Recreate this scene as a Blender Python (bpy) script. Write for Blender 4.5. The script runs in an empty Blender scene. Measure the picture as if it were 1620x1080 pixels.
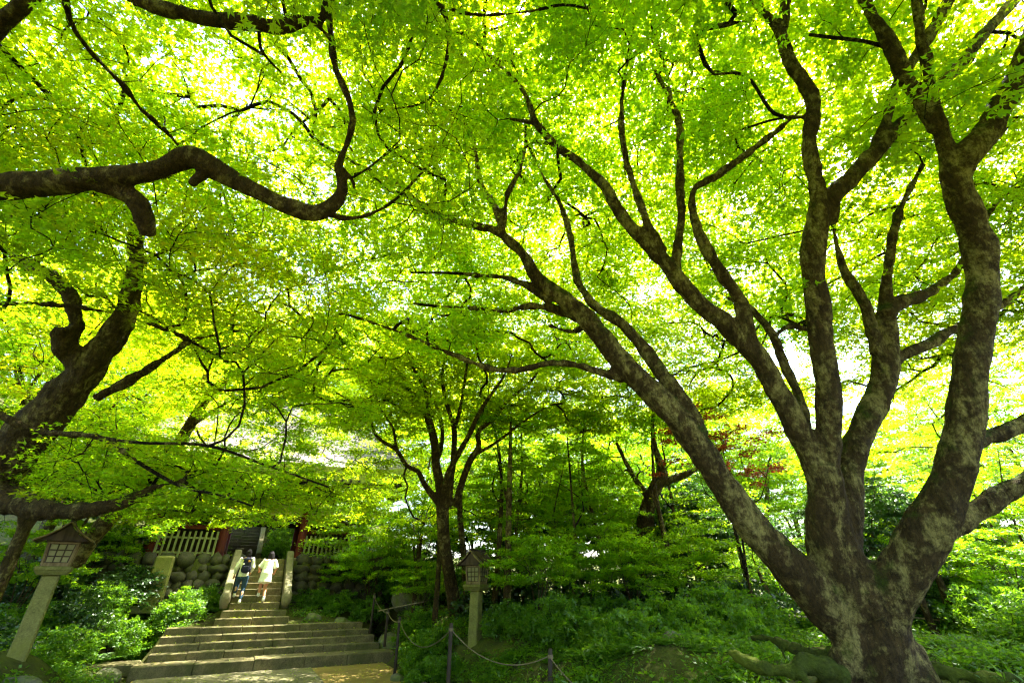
import bpy, math, random
import numpy as np
from mathutils import Vector, noise as mnoise

rng = np.random.default_rng(7)
random.seed(7)
sc = bpy.context.scene
R = math.radians

# ------------------------------------------------------------------ camera
H = 2.15
TH = R(28.0)
FOC = 717.0
cam = bpy.data.cameras.new('camera')
cam.sensor_width = 36.0
cam.lens = 36.0 * FOC / 1620.0
cam.clip_end = 1000
cam.clip_start = 0.05
camo = bpy.data.objects.new('camera', cam)
camo.location = (0, 0, H)
camo.rotation_euler = (R(90) + TH, 0, 0)
sc.collection.objects.link(camo)
sc.camera = camo

# ------------------------------------------------------------------ world, sun, exposure
SUN_EL, SUN_AZ = R(65), R(48)          # azimuth measured from +Y towards +X
w = bpy.data.worlds.new("World")
sc.world = w
w.use_nodes = True
nt = w.node_tree
bg = nt.nodes['Background']
sky = nt.nodes.new('ShaderNodeTexSky')
sky.sky_type = 'NISHITA'
sky.sun_disc = False
sky.sun_elevation = SUN_EL
sky.sun_rotation = SUN_AZ
sky.air_density = 1.0
sky.dust_density = 3.0
nt.links.new(sky.outputs[0], bg.inputs[0])
bg.inputs[1].default_value = 0.12
sl = bpy.data.lights.new('sun', 'SUN')
sl.energy = 3.1
sl.angle = R(0.5)
sl.color = (1.0, 0.96, 0.88)
so = bpy.data.objects.new('sun', sl)
sd = Vector((math.sin(SUN_AZ) * math.cos(SUN_EL), math.cos(SUN_AZ) * math.cos(SUN_EL), math.sin(SUN_EL)))
so.rotation_euler = sd.to_track_quat('Z', 'Y').to_euler()
so.location = (0, 0, 40)
sc.collection.objects.link(so)
sc.view_settings.view_transform = 'Standard'
sc.view_settings.look = 'None'
sc.view_settings.exposure = 3.45
sc.view_settings.gamma = 1
sc.view_settings.use_curve_mapping = False
cy = sc.cycles
cy.max_bounces = 10
cy.diffuse_bounces = 6
cy.glossy_bounces = 2
cy.transmission_bounces = 10
cy.transparent_max_bounces = 4
cy.sample_clamp_indirect = 6
cy.use_denoising = True
sc.render.filter_size = 1.25 if hasattr(sc.render, 'filter_size') else 1.5
cy.filter_width = 1.25
try:
    cy.denoiser = 'OPENIMAGEDENOISE'
    cy.denoising_prefilter = 'NONE'
    cy.denoising_input_passes = 'RGB_ALBEDO_NORMAL'
except Exception:
    pass
cy.caustics_reflective = False
cy.caustics_refractive = False

# ------------------------------------------------------------------ coordinates
CT, ST = math.cos(TH), math.sin(TH)


def ray(x, y):
    u = (x - 810) / FOC
    v = (540 - y) / FOC
    return np.array([u, CT - v * ST, ST + v * CT])


def pz(x, y, zc):                      # point at depth zc along the lens axis
    return np.array([0, 0, H]) + ray(x, y) * zc


def pY(x, y, Y):
    r = ray(x, y)
    return np.array([0, 0, H]) + r * (Y / r[1])


def proj(P):
    P = np.atleast_2d(P) - np.array([0, 0, H])
    f = P[:, 1] * CT + P[:, 2] * ST
    v = (-P[:, 1] * ST + P[:, 2] * CT)
    f = np.where(f < 0.01, 0.01, f)
    return 810 + FOC * P[:, 0] / f, 540 - FOC * v / f, f


ANG = R(28)
AX = np.array([math.cos(ANG), math.sin(ANG), 0])
BX = np.array([-math.sin(ANG), math.cos(ANG), 0])


def S(s, t, z=0.0):
    return AX * s + BX * t + np.array([0, 0, z])


def sm(a, b, x):
    k = np.clip((x - a) / (b - a), 0, 1)
    return k * k * (3 - 2 * k)


LANT_L = pY(34, 1022, 9.5)
TR1 = pz(1390, 1085, 5.24)


def ground(x, y, carve=True):
    x = np.asarray(x, float)
    y = np.asarray(y, float)
    s = x * AX[0] + y * AX[1]
    t = x * BX[0] + y * BX[1]
    path = 0.1 * np.clip(13 - t, 0, 6)
    z = path.copy()
    und = (np.sin(x * 1.3 + 0.5 * y) * np.sin(y * 1.1 - 0.4 * x) * .08 + np.sin(x * 2.9 + 1) * np.sin(y * 3.1) * .035)
    right = sm(4.35, 6.1, s)
    left = 1 - sm(-3.4, -1.95, s)
    z = z + right * (0.55 + und * 2) + right * .085 * np.clip(t - 8, 0, 12) * (1 - sm(7, 14, s) * .8)
    z = z + left * (0.35 + und * 1.5)
    # the bank left of the steps rises towards the terrace
    z = z + left * 1.1 * sm(16.5, 21.8, t)
    # terrace and the hill behind the gate
    terr = sm(21.95, 22.05, t) * (1 - sm(6.0, 8.5, s)) * sm(-30, -12, s)
    z = z * (1 - terr) + 2.93 * terr
    hill = np.clip(t - 26.5, 0, 60) * 0.42 * (1 - sm(5, 20, s)) + np.clip(t - 30, 0, 60) * .10 * sm(5, 20, s)
    z = z + hill + np.clip(-s - 12, 0, 30) * .3
    z = z - .12 * np.exp(-((x - TR1[0]) ** 2 + (y - TR1[1]) ** 2) / 4.5)
    zl = LANT_L[2] - .05
    g = np.exp(-((x - LANT_L[0] + .25) ** 2 / .8 + (y - LANT_L[1]) ** 2 / 1.5))
    z = z * (1 - g) + zl * g
    if carve:
        st = sm(16.4, 16.75, t) * (1 - sm(24, 25, t)) * sm(-1.9, -1.7, s) * (1 - sm(4.5, 4.7, s))
        ramp = np.interp(t, [16.7, 18.8, 22, 26], [-.2, .35, 2.2, 2.6])
        lowm = (s < -.3) | (s > 1.5)
        ramp = np.where(lowm & (t > 18.9) & (t < 21.8), np.interp(t, [18.9, 21.8], [.85, 1.45]), ramp)
        ramp = np.where(lowm & (t >= 21.8), 2.93, ramp)
        z = z * (1 - st) + ramp * st
    far = sm(60, 110, np.hypot(x, y))
    return z * (1 - far) + 6 * far * sm(0, 40, y)


def gz(x, y):
    return float(ground(np.array([x]), np.array([y]))[0])


# ------------------------------------------------------------------ materials
def mat(name):
    m = bpy.data.materials.new(name)
    m.use_nodes = True
    n = m.node_tree
    n.nodes.clear()
    return m, n


def N(n, t, **k):
    o = n.nodes.new(t)
    for a, b in k.items():
        if a.startswith('i_'):
            o.inputs[a[2:]].default_value = b
        else:
            setattr(o, a, b)
    return o


def ramp(n, fac, stops):
    r = n.nodes.new('ShaderNodeValToRGB')
    els = r.color_ramp.elements
    while len(els) < len(stops):
        els.new(0.5)
    for e, (p, c) in zip(els, stops):
        e.position = p
        e.color = (*c, 1)
    n.links.new(fac, r.inputs[0])
    return r.outputs[0]


def noise_tex(n, vec, scale, detail=5, rough=.6, dist=0.0):
    t = n.nodes.new('ShaderNodeTexNoise')
    t.inputs['Scale'].default_value = scale
    t.inputs['Detail'].default_value = detail
    t.inputs['Roughness'].default_value = rough
    t.inputs['Distortion'].default_value = dist
    if vec is not None:
        n.links.new(vec, t.inputs['Vector'])
    return t.outputs[0]


def mix(n, f, a, b):
    m = n.nodes.new('ShaderNodeMix')
    m.data_type = 'RGBA'
    for k, v in ((0, f), (6, a), (7, b)):
        if isinstance(v, (tuple, list)):
            m.inputs[k].default_value = (*v, 1)
        elif isinstance(v, (float, int)):
            m.inputs[k].default_value = v
        else:
            n.links.new(v, m.inputs[k])
    return m.outputs[2]


def finish(n, col, rough, bumps=(), spec=.3):
    p = n.nodes.new('ShaderNodeBsdfPrincipled')
    if isinstance(col, tuple):
        p.inputs['Base Color'].default_value = (*col, 1)
    else:
        n.links.new(col, p.inputs['Base Color'])
    p.inputs['Roughness'].default_value = rough
    p.inputs['Specular IOR Level'].default_value = spec
    prev = None
    for h, dist, st in bumps:
        b = n.nodes.new('ShaderNodeBump')
        b.inputs['Distance'].default_value = dist
        b.inputs['Strength'].default_value = st
        n.links.new(h, b.inputs['Height'])
        if prev:
            n.links.new(prev, b.inputs['Normal'])
        prev = b.outputs[0]
    if prev:
        n.links.new(prev, p.inputs['Normal'])
    o = n.nodes.new('ShaderNodeOutputMaterial')
    n.links.new(p.outputs[0], o.inputs[0])
    return p


def coord(n, scale=(1, 1, 1), kind='Object'):
    c = n.nodes.new('ShaderNodeTexCoord')
    mp = n.nodes.new('ShaderNodeMapping')
    mp.inputs['Scale'].default_value = scale
    n.links.new(c.outputs[kind], mp.inputs[0])
    return mp.outputs[0]


def m_leaf(name, refl, trans, dark, tr=.55, glossy=.06):
    """leaf: tint attribute runs 0..1 from one hue to the other."""
    m, n = mat(name)
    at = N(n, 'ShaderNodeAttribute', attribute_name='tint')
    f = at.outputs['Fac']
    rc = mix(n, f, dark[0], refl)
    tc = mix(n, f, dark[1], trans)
    d = n.nodes.new('ShaderNodeBsdfDiffuse')
    n.links.new(rc, d.inputs[0])
    t = n.nodes.new('ShaderNodeBsdfTranslucent')
    n.links.new(tc, t.inputs[0])
    mx = n.nodes.new('ShaderNodeMixShader')
    mx.inputs[0].default_value = tr
    n.links.new(d.outputs[0], mx.inputs[1])
    n.links.new(t.outputs[0], mx.inputs[2])
    g = n.nodes.new('ShaderNodeBsdfGlossy')
    g.inputs['Roughness'].default_value = .38
    g.inputs['Color'].default_value = (.9, .95, .85, 1)
    mx2 = n.nodes.new('ShaderNodeMixShader')
    mx2.inputs[0].default_value = glossy
    n.links.new(mx.outputs[0], mx2.inputs[1])
    n.links.new(g.outputs[0], mx2.inputs[2])
    o = n.nodes.new('ShaderNodeOutputMaterial')
    n.links.new(mx2.outputs[0], o.inputs[0])
    return m


M = {}
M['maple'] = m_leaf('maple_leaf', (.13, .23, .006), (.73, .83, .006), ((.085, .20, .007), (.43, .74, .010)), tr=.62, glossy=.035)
M['maple_gold'] = m_leaf('maple_leaf_gold', (.22, .21, .010), (.86, .72, .010), ((.10, .21, .006), (.50, .80, .010)), tr=.62, glossy=.03)
M['maple_deep'] = m_leaf('maple_leaf_deep', (.08, .19, .015), (.56, .80, .008), ((.07, .17, .006), (.36, .66, .010)), tr=.6, glossy=.04)
M['maple_far'] = m_leaf('far_maple_leaf', (.11, .19, .008), (.47, .66, .008), ((.07, .17, .008), (.32, .60, .010)), tr=.56, glossy=.03)
M['red_leaf'] = m_leaf('red_maple_leaf', (.20, .035, .02), (.55, .07, .03), ((.12, .02, .015), (.35, .04, .02)))
M['bush'] = m_leaf('bush_leaf', (.085, .19, .008), (.34, .60, .012), ((.032, .09, .006), (.12, .30, .010)), tr=.45, glossy=.03)
M['fern'] = m_leaf('fern_leaf', (.075, .17, .010), (.28, .50, .015), ((.035, .10, .008), (.13, .30, .012)), tr=.45, glossy=.025)
M['glossy_bush'] = m_leaf('evergreen_leaf', (.04, .09, .012), (.10, .25, .012), ((.015, .045, .008), (.04, .12, .010)), tr=.3, glossy=.06)


def m_bark(name, lichen=.5, mossy=.5, base=((.028, .019, .007), (.14, .092, .032)), pale=(.52, .44, .14)):
    m, n = mat(name)
    v = coord(n, (1, 1, .38))
    v2 = coord(n, (1, 1, 1))
    big = noise_tex(n, v, 3.4, 7, .68, .5)
    fine = noise_tex(n, v, 16, 6, .7, .4)
    crack = n.nodes.new('ShaderNodeTexVoronoi')
    crack.feature = 'DISTANCE_TO_EDGE'
    crack.inputs['Scale'].default_value = 15
    vv = n.nodes.new('ShaderNodeVectorMath')
    vv.operation = 'ADD'
    nz = n.nodes.new('ShaderNodeTexNoise')
    nz.inputs['Scale'].default_value = 5
    n.links.new(v2, nz.inputs['Vector'])
    n.links.new(v, vv.inputs[0])
    sc_ = n.nodes.new('ShaderNodeVectorMath')
    sc_.operation = 'SCALE'
    sc_.inputs['Scale'].default_value = .25
    n.links.new(nz.outputs[1], sc_.inputs[0])
    n.links.new(sc_.outputs[0], vv.inputs[1])
    n.links.new(vv.outputs[0], crack.inputs['Vector'])
    c0 = ramp(n, fine, [(.3, base[0]), (.7, base[1])])
    pl = ramp(n, fine, [(.25, tuple(a * .45 for a in pale)), (.62, pale)])
    pm = n.nodes.new('ShaderNodeMath')
    pm.operation = 'ADD'
    n.links.new(big, pm.inputs[0])
    f2 = noise_tex(n, v2, 9, 5, .75)
    k = n.nodes.new('ShaderNodeMath')
    k.operation = 'MULTIPLY_ADD'
    n.links.new(f2, k.inputs[0])
    k.inputs[1].default_value = .75
    k.inputs[2].default_value = -.375
    n.links.new(k.outputs[0], pm.inputs[1])
    lo = .62 - lichen * .22
    pf = ramp(n, pm.outputs[0], [(lo - .05, (0, 0, 0)), (lo + .03, (.35, .35, .35)), (lo + .09, (.75, .75, .75)), (lo + .3, (1, 1, 1))])
    c1 = mix(n, pf, c0, pl)
    # moss, mostly on upward sides
    geo = n.nodes.new('ShaderNodeNewGeometry')
    sx = n.nodes.new('ShaderNodeSeparateXYZ')
    n.links.new(geo.outputs['Normal'], sx.inputs[0])
    mn = noise_tex(n, v2, 3.5, 5, .65)
    ad = n.nodes.new('ShaderNodeMath')
    ad.operation = 'MULTIPLY_ADD'
    n.links.new(sx.outputs[2], ad.inputs[0])
    ad.inputs[1].default_value = .22
    n.links.new(mn, ad.inputs[2])
    mf = ramp(n, ad.outputs[0], [(.78 - mossy * .25, (0, 0, 0)), (.9 - mossy * .25, (1, 1, 1))])
    mc = ramp(n, f2, [(.3, (.035, .05, .008)), (.7, (.11, .14, .015))])
    c2 = mix(n, mf, c1, mc)
    ck = ramp(n, crack.outputs[0], [(0.0, (.0, .0, .0)), (.09, (1, 1, 1))])
    c2 = mix(n, .38, c2, mix(n, ck, tuple(x * .4 for x in base[0]), c2))
    dk = noise_tex(n, coord(n, (1, 1, .3)), 34, 5, .75)
    c2 = mix(n, ramp(n, dk, [(.5, (0, 0, 0)), (.68, (.75, .75, .75))]), c2, base[0])
    finish(n, c2, .85, [(ck, .012, .3), (fine, .10, 1.0), (f2, .12, .9), (dk, .05, .7)], .15)
    return m


M['bark'] = m_bark('maple_bark', .47, .8)
M['bark_dark'] = m_bark('dark_bark', .22, .45)
M['bark_back'] = m_bark('background_bark', .3, .3, pale=(.28, .25, .15))
M['twig'] = m_bark('twig_bark', .1, .1, ((.010, .007, .004), (.035, .024, .013)))


def m_moss(name='moss'):
    m, n = mat(name)
    v = coord(n)
    a = noise_tex(n, v, 1.7, 6, .7)
    b = noise_tex(n, v, 30, 4, .7)
    c = ramp(n, a, [(.3, (.03, .022, .010)), (.5, (.035, .048, .008)), (.72, (.11, .13, .010))])
    c2 = mix(n, .35, c, ramp(n, b, [(.3, (.012, .018, .004)), (.7, (.11, .14, .015))]))
    finish(n, c2, .95, [(b, .02, .8), (a, .08, .5)], .1)
    return m


M['moss'] = m_moss()


def m_ground():
    m, n = mat('forest_floor')
    v = coord(n)
    a = noise_tex(n, v, .8, 7, .7)
    b = noise_tex(n, v, 22, 5, .75)
    c = ramp(n, a, [(.3, (.035, .026, .012)), (.42, (.045, .055, .010)), (.56, (.09, .12, .012)), (.72, (.17, .19, .015))])
    d = ramp(n, b, [(.3, (.02, .015, .008)), (.55, (.06, .048, .02)), (.75, (.10, .11, .015))])
    finish(n, mix(n, .45, c, d), .95, [(b, .03, .8), (a, .1, .4)], .1)
    return m


M['ground'] = m_ground()


def m_stone(name, c0, c1, moss=.5, scale=6, patch=(.10, .11, .015)):
    m, n = mat(name)
    v = coord(n)
    a = noise_tex(n, v, scale, 8, .7)
    b = noise_tex(n, v, scale * 8, 4, .8)
    c = noise_tex(n, v, 1.6, 6, .7)
    col = ramp(n, a, [(.3, c0), (.7, c1)])
    col = mix(n, .3, col, ramp(n, b, [(.35, tuple(x * .5 for x in c0)), (.7, tuple(min(1, x * 1.3) for x in c1))]))
    mf = ramp(n, c, [(.62 - moss * .2, (0, 0, 0)), (.78 - moss * .2, (.8, .8, .8))])
    finish(n, mix(n, mf, col, patch), .85, [(b, .006, .7), (a, .02, .6)], .3)
    return m


M['step'] = m_stone('step_stone', (.048, .038, .014), (.22, .18, .075), .8, 4, (.065, .068, .014))
M['paving'] = m_stone('paving_stone', (.07, .06, .03), (.25, .22, .11), .6)
M['rock'] = m_stone('wall_rock', (.022, .020, .012), (.105, .095, .05), .8, 3, (.05, .06, .010))
M['rock_dark'] = m_stone('mossy_rock', (.07, .065, .04), (.20, .19, .12), .95, 3, (.10, .13, .015))
M['lantern_stone'] = m_stone('lantern_stone', (.10, .098, .022), (.27, .26, .07), .7, 5, (.15, .16, .02))
M['cheek'] = m_stone('cheek_stone', (.08, .073, .033), (.24, .215, .105), .65, 5, (.09, .10, .02))


def m_dirt():
    m, n = mat('path_sand')
    v = coord(n)
    a = noise_tex(n, v, 1.1, 7, .7)
    b = noise_tex(n, v, 60, 4, .8)
    c = ramp(n, a, [(.3, (.14, .095, .025)), (.55, (.27, .18, .04)), (.75, (.22, .19, .04))])
    finish(n, mix(n, .3, c, ramp(n, b, [(.35, (.14, .09, .03)), (.7, (.5, .38, .15))])), .9, [(b, .008, .6)], .2)
    return m


M['dirt'] = m_dirt()


def m_wood(name, c0, c1, rough=.75, axis=(1, 1, .12)):
    m, n = mat(name)
    v = coord(n, axis)
    a = noise_tex(n, v, 14, 6, .65, .4)
    b = noise_tex(n, coord(n), 3, 4, .6)
    c = ramp(n, a, [(.3, c0), (.7, c1)])
    c = mix(n, ramp(n, b, [(.45, (0, 0, 0)), (.75, (.5, .5, .5))]), c, tuple(x * .5 for x in c0))
    finish(n, c, rough, [(a, .004, .6)], .3)
    return m


M['wood_tan'] = m_wood('aged_cedar', (.12, .08, .03), (.34, .25, .11))
M['wood_brown'] = m_wood('brown_board', (.040, .027, .017), (.115, .078, .045))
M['wood_dark'] = m_wood('dark_timber', (.018, .012, .009), (.06, .04, .025))
M['wood_red'] = m_wood('red_painted_timber', (.045, .008, .006), (.15, .02, .013))
M['wood_grey'] = m_wood('weathered_post', (.018, .013, .008), (.065, .048, .028))
M['picket'] = m_wood('pale_picket', (.13, .14, .05), (.31, .32, .14))
M['bamboo'] = m_wood('bamboo', (.16, .12, .06), (.36, .28, .16), .5, (1, 1, .3))
M['paper'] = None


def m_plain(name, col, rough=.8, amt=.25, scale=12, spec=.3):
    m, n = mat(name)
    a = noise_tex(n, coord(n), scale, 5, .6)
    c = ramp(n, a, [(.3, tuple(x * (1 - amt) for x in col)), (.7, tuple(min(1, x * (1 + amt)) for x in col))])
    finish(n, c, rough, [(a, .004, .3)], spec)
    return m


M['paper'] = m_plain('lantern_paper', (.27, .25, .10), .7, .2)
M['plaster'] = m_plain('plaster', (.42, .40, .14), .85, .15, 3)
M['rope'] = m_plain('rope', (.15, .12, .065), .9, .3, 60)
M['skin'] = m_plain('skin', (.55, .30, .18), .55, .08)
M['skin_tan'] = m_plain('warm_skin', (.55, .25, .12), .55, .08)
M['hair'] = m_plain('black_hair', (.010, .008, .008), .8, .4, 60, .15)
M['cream_cloth'] = m_plain('cream_cloth', (.68, .66, .50), .9, .06)
M['white_cloth'] = m_plain('white_cloth', (.78, .78, .62), .9, .05)
M['denim'] = m_plain('denim', (.025, .06, .10), .9, .25, 40)
M['navy'] = m_plain('navy_cloth', (.012, .013, .035), .7, .3, 20)
M['shoe'] = m_plain('white_shoe', (.62, .62, .52), .7, .1)
M['badge'] = m_plain('orange_badge', (.65, .33, .06), .6, .1)
M['pinkflower'] = m_plain('pink_petal', (.65, .28, .5), .6, .1)


def m_thatch():
    m, n = mat('thatch')
    v = coord(n, (1, 1, 1))
    a = noise_tex(n, v, 1.0, 7, .72)
    b = noise_tex(n, coord(n, (6, 1, 1)), 14, 5, .8)
    c = ramp(n, a, [(.32, (.11, .10, .08)), (.55, (.22, .19, .17)), (.72, (.12, .14, .04))])
    c = mix(n, .45, c, ramp(n, b, [(.3, (.05, .045, .04)), (.7, (.27, .24, .22))]))
    finish(n, c, .95, [(b, .03, .8)], .1)
    return m


M['thatch'] = m_thatch()
M['thatch_edge'] = m_plain('thatch_edge', (.26, .28, .05), .95, .25, 9)


# ------------------------------------------------------------------ mesh building
class MB:
    """collects quads and tris and links them as one mesh object"""

    def __init__(s):
        s.v = []
        s.q = []
        s.t = []
        s.n = 0

    def add(s, v, q=None, t=None):
        v = np.asarray(v, float).reshape(-1, 3)
        if q is not None and len(q):
            s.q.append(np.asarray(q, int).reshape(-1, 4) + s.n)
        if t is not None and len(t):
            s.t.append(np.asarray(t, int).reshape(-1, 3) + s.n)
        s.v.append(v)
        s.n += len(v)
        return s

    def box(s, c, size, rz=0.0, taper=1.0, bev=0.0, fr=None):
        """box centred at c; fr = (X, Y, Z) axes or rz; slight bevel on the upright edges"""
        hx, hy, hz = [k / 2 for k in size]
        if fr is None:
            X = np.array([math.cos(rz), math.sin(rz), 0])
            Y = np.array([-math.sin(rz), math.cos(rz), 0])
            Z = np.array([0, 0, 1.0])
        else:
            X, Y, Z = [np.asarray(k, float) for k in fr]
        c = np.asarray(c, float)
        b = bev if bev else min(size) * .06
        rings = []
        for zz, k, ins in ((-hz, 1, b), (-hz + b, 1, 0), (hz - b, taper, 0), (hz, taper, b)):
            ax, ay = hx * k - ins, hy * k - ins
            e = b if ins == 0 else b * .4
            pts = [(-ax + e, -ay), (ax - e, -ay), (ax, -ay + e), (ax, ay - e), (ax - e, ay), (-ax + e, ay), (-ax, ay - e), (-ax, -ay + e)]
            rings.append([c + X * p[0] + Y * p[1] + Z * zz for p in pts])
        v = np.array(rings).reshape(-1, 3)
        q, t = [], []
        for r in range(3):
            for i in range(8):
                j = (i + 1) % 8
                q.append((r * 8 + i, r * 8 + j, r * 8 + 8 + j, r * 8 + 8 + i))
        for i in range(1, 7):
            t.append((0, i + 1, i))
            t.append((24, 24 + i, 24 + i + 1))
        return s.add(v, q, t)

    def tube(s, P, r, n=6, cap=True):
        P = np.asarray(P, float)
        r = np.broadcast_to(np.asarray(r, float), (len(P),))
        T = np.gradient(P, axis=0)
        T /= np.linalg.norm(T, axis=1)[:, None] + 1e-9
        ref = np.array([0.13, 0.2, 1.0]) if abs(T[0][2]) < .8 else np.array([1.0, .1, .1])
        nrm = np.cross(T[0], ref)
        nrm /= np.linalg.norm(nrm)
        a = np.arange(n) * 2 * math.pi / n
        ca, sa = np.cos(a)[:, None], np.sin(a)[:, None]
        V = []
        for i in range(len(P)):
            nrm = nrm - T[i] * nrm.dot(T[i])
            nrm /= np.linalg.norm(nrm) + 1e-9
            bn = np.cross(T[i], nrm)
            V.append(P[i] + r[i] * (ca * nrm + sa * bn))
        V = np.concatenate(V)
        i = np.arange(n)
        j = (i + 1) % n
        base = (np.arange(len(P) - 1) * n)[:, None]
        q = np.stack([base + i, base + j, base + n + j, base + n + i], -1).reshape(-1, 4)
        t = None
        if cap:
            V = np.concatenate([V, P[:1] - T[0] * r[0] * .3, P[-1:] + T[-1] * r[-1] * .3])
            k0 = len(V) - 2
            e = (len(P) - 1) * n
            t = np.concatenate([np.stack([j, i, np.full(n, k0)], -1), np.stack([e + i, e + j, np.full(n, k0 + 1)], -1)])
        return s.add(V, q, t)

    def ball(s, c, r, nu=10, nv=7, jit=0.0, rot=0.0):
        c = np.asarray(c, float)
        r = np.broadcast_to(np.asarray(r, float), (3,))
        ph = np.linspace(0, math.pi, nv + 1)[1:-1]
        th = np.arange(nu) * 2 * math.pi / nu
        V = [[0, 0, 1.0]]
        for p in ph:
            for a in th:
                V.append([math.sin(p) * math.cos(a), math.sin(p) * math.sin(a), math.cos(p)])
        V.append([0, 0, -1.0])
        V = np.array(V)
        if jit:
            V = V * (1 + jit * rng.normal(size=(len(V), 1)))
        V = V * r
        cr, sr = math.cos(rot), math.sin(rot)
        V = np.stack([V[:, 0] * cr - V[:, 1] * sr, V[:, 0] * sr + V[:, 1] * cr, V[:, 2]], 1) + c
        q, t = [], []
        for k in range(nv - 2):
            for i in range(nu):
                j = (i + 1) % nu
                q.append((1 + k * nu + i, 1 + (k + 1) * nu + i, 1 + (k + 1) * nu + j, 1 + k * nu + j))
        L = 1 + (nv - 2) * nu
        for i in range(nu):
            j = (i + 1) % nu
            t.append((0, 1 + i, 1 + j))
            t.append((len(V) - 1, L + j, L + i))
        return s.add(V, q, t)

    def mesh(s, name, material, smooth=False, tint=None):
        V = np.concatenate(s.v) if s.v else np.zeros((0, 3))
        q = np.concatenate(s.q) if s.q else np.zeros((0, 4), int)
        t = np.concatenate(s.t) if s.t else np.zeros((0, 3), int)
        me = bpy.data.meshes.new(name)
        me.vertices.add(len(V))
        me.vertices.foreach_set('co', V.astype(np.float32).ravel())
        nl = len(q) * 4 + len(t) * 3
        me.loops.add(nl)
        me.loops.foreach_set('vertex_index', np.concatenate([q.ravel(), t.ravel()]).astype(np.int32))
        me.polygons.add(len(q) + len(t))
        ls = np.concatenate([np.arange(len(q)) * 4, len(q) * 4 + np.arange(len(t)) * 3]).astype(np.int32)
        me.polygons.foreach_set('loop_start', ls)
        if smooth:
            me.polygons.foreach_set('use_smooth', np.ones(len(ls), bool))
        else:
            me.polygons.foreach_set('use_smooth', np.zeros(len(ls), bool))
        me.update(calc_edges=True)
        if tint is not None:
            a = me.attributes.new('tint', 'FLOAT', 'FACE')
            a.data.foreach_set('value', np.asarray(tint, np.float32))
        me.materials.append(material)
        return me

    def build(s, name, material, parent=None, smooth=False, origin=None, tint=None):
        if origin is not None:
            o3 = np.asarray(origin, float)
            s.v = [v - o3 for v in s.v]
        o = bpy.data.objects.new(name, s.mesh(name, material, smooth, tint))
        if origin is not None:
            o.location = origin
        sc.collection.objects.link(o)
        if parent is not None:
            o.parent = parent
        return o


def empty(name, loc=(0, 0, 0), rz=0.0, scale=1.0):
    o = bpy.data.objects.new(name, None)
    o.location = loc
    o.rotation_euler = (0, 0, rz)
    o.scale = (scale,) * 3
    o.empty_display_size = .2
    sc.collection.objects.link(o)
    return o


def tag(o, label=None, cat=None, group=None, kind=None):
    if label:
        o['label'] = label
    if cat:
        o['category'] = cat
    if group:
        o['group'] = group
    if kind:
        o['kind'] = kind
    return o


def copy_tree(o, parent=None):
    c = o.copy()
    sc.collection.objects.link(c)
    if parent is not None:
        c.parent = parent
    for ch in o.children:
        copy_tree(ch, c)
    return c


def remesh(mb, name, material, voxel=.03, parent=None, lump=0.0, freq=3.0, smooth_it=2, origin=None):
    """voxel-union of overlapping tubes into one continuous skin, with lumps"""
    o = mb.build(name, material, parent, True, origin)
    md = o.modifiers.new('r', 'REMESH')
    md.mode = 'VOXEL'
    md.voxel_size = voxel
    if smooth_it:
        m2 = o.modifiers.new('s', 'SMOOTH')
        m2.iterations = smooth_it
        m2.factor = .5
    dg = bpy.context.evaluated_depsgraph_get()
    me = bpy.data.meshes.new_from_object(o.evaluated_get(dg))
    old = o.data
    o.modifiers.clear()
    o.data = me
    bpy.data.meshes.remove(old)
    me.name = name
    n = len(me.vertices)
    if lump:
        co = np.empty(n * 3, np.float32)
        me.vertices.foreach_get('co', co)
        no = np.empty(n * 3, np.float32)
        me.vertex_normals.foreach_get('vector', no)
        co = co.reshape(-1, 3)
        no = no.reshape(-1, 3)
        d = np.array([mnoise.noise(Vector((p[0] * freq, p[1] * freq, p[2] * freq * .6))) + .5 * mnoise.noise(Vector((p[0] * freq * 2.7, p[1] * freq * 2.7, p[2] * freq * 1.7))) for p in co.tolist()])
        co = co + no * (d[:, None] * lump)
        me.vertices.foreach_set('co', co.astype(np.float32).ravel())
    me.polygons.foreach_set('use_smooth', np.ones(len(me.polygons), bool))
    me.materials.clear()
    me.materials.append(material)
    me.update()
    return o


# ------------------------------------------------------------------ leaves
def pol(a, l):
    return (math.sin(R(a)) * l, math.cos(R(a)) * l)


def unveil(A, curves, rmin=.05, pad=26, leave=.12):
    """drop most sprays that would hang right in front of a tree's own thick limbs"""
    x, y, f = proj(A)
    bad = np.zeros(len(A), bool)
    for P, r in curves:
        m = r > rmin
        if not m.any():
            continue
        lx, ly, lf = proj(P[m][::3])
        w_ = (r[m][::3] * FOC / lf) + pad
        for a, b, c, d in zip(lx, ly, lf, w_):
            if c > .5:
                bad |= (np.hypot(x - a, y - b) < d) & (f < c + .3) & (f > .2)
    return ~bad | (rng.uniform(size=len(A)) < leave)


def shape(kind):
    if kind == 5:
        pts = [(0, 0)] + [pol(-100, .62), pol(-72, .34), pol(-46, .92), pol(-22, .40), pol(0, 1.05), pol(22, .40), pol(46, .92), pol(72, .34), pol(100, .62)]
        tri = [(0, i, i + 1) for i in range(1, 9)]
    elif kind == 3:
        pts = [(0, 0), pol(-68, .78), pol(-30, .46), pol(0, 1.05), pol(30, .46), pol(68, .78)]
        tri = [(0, i, i + 1) for i in range(1, 5)]
    elif kind == 1:       # long narrow
        pts = [(0, 0), (-.16, .45), (0, 1.1), (.16, .45)]
        tri = [(0, 1, 2), (0, 2, 3)]
    else:
        pts = [(0, 0), (-.36, .5), (0, 1.05), (.36, .5)]
        tri = [(0, 1, 2), (0, 2, 3)]
    p = np.array([(x, y, -.28 * x * x - .12 * y * y + (.10 * abs(x))) for x, y in pts])
    return p, np.array(tri)


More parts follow.
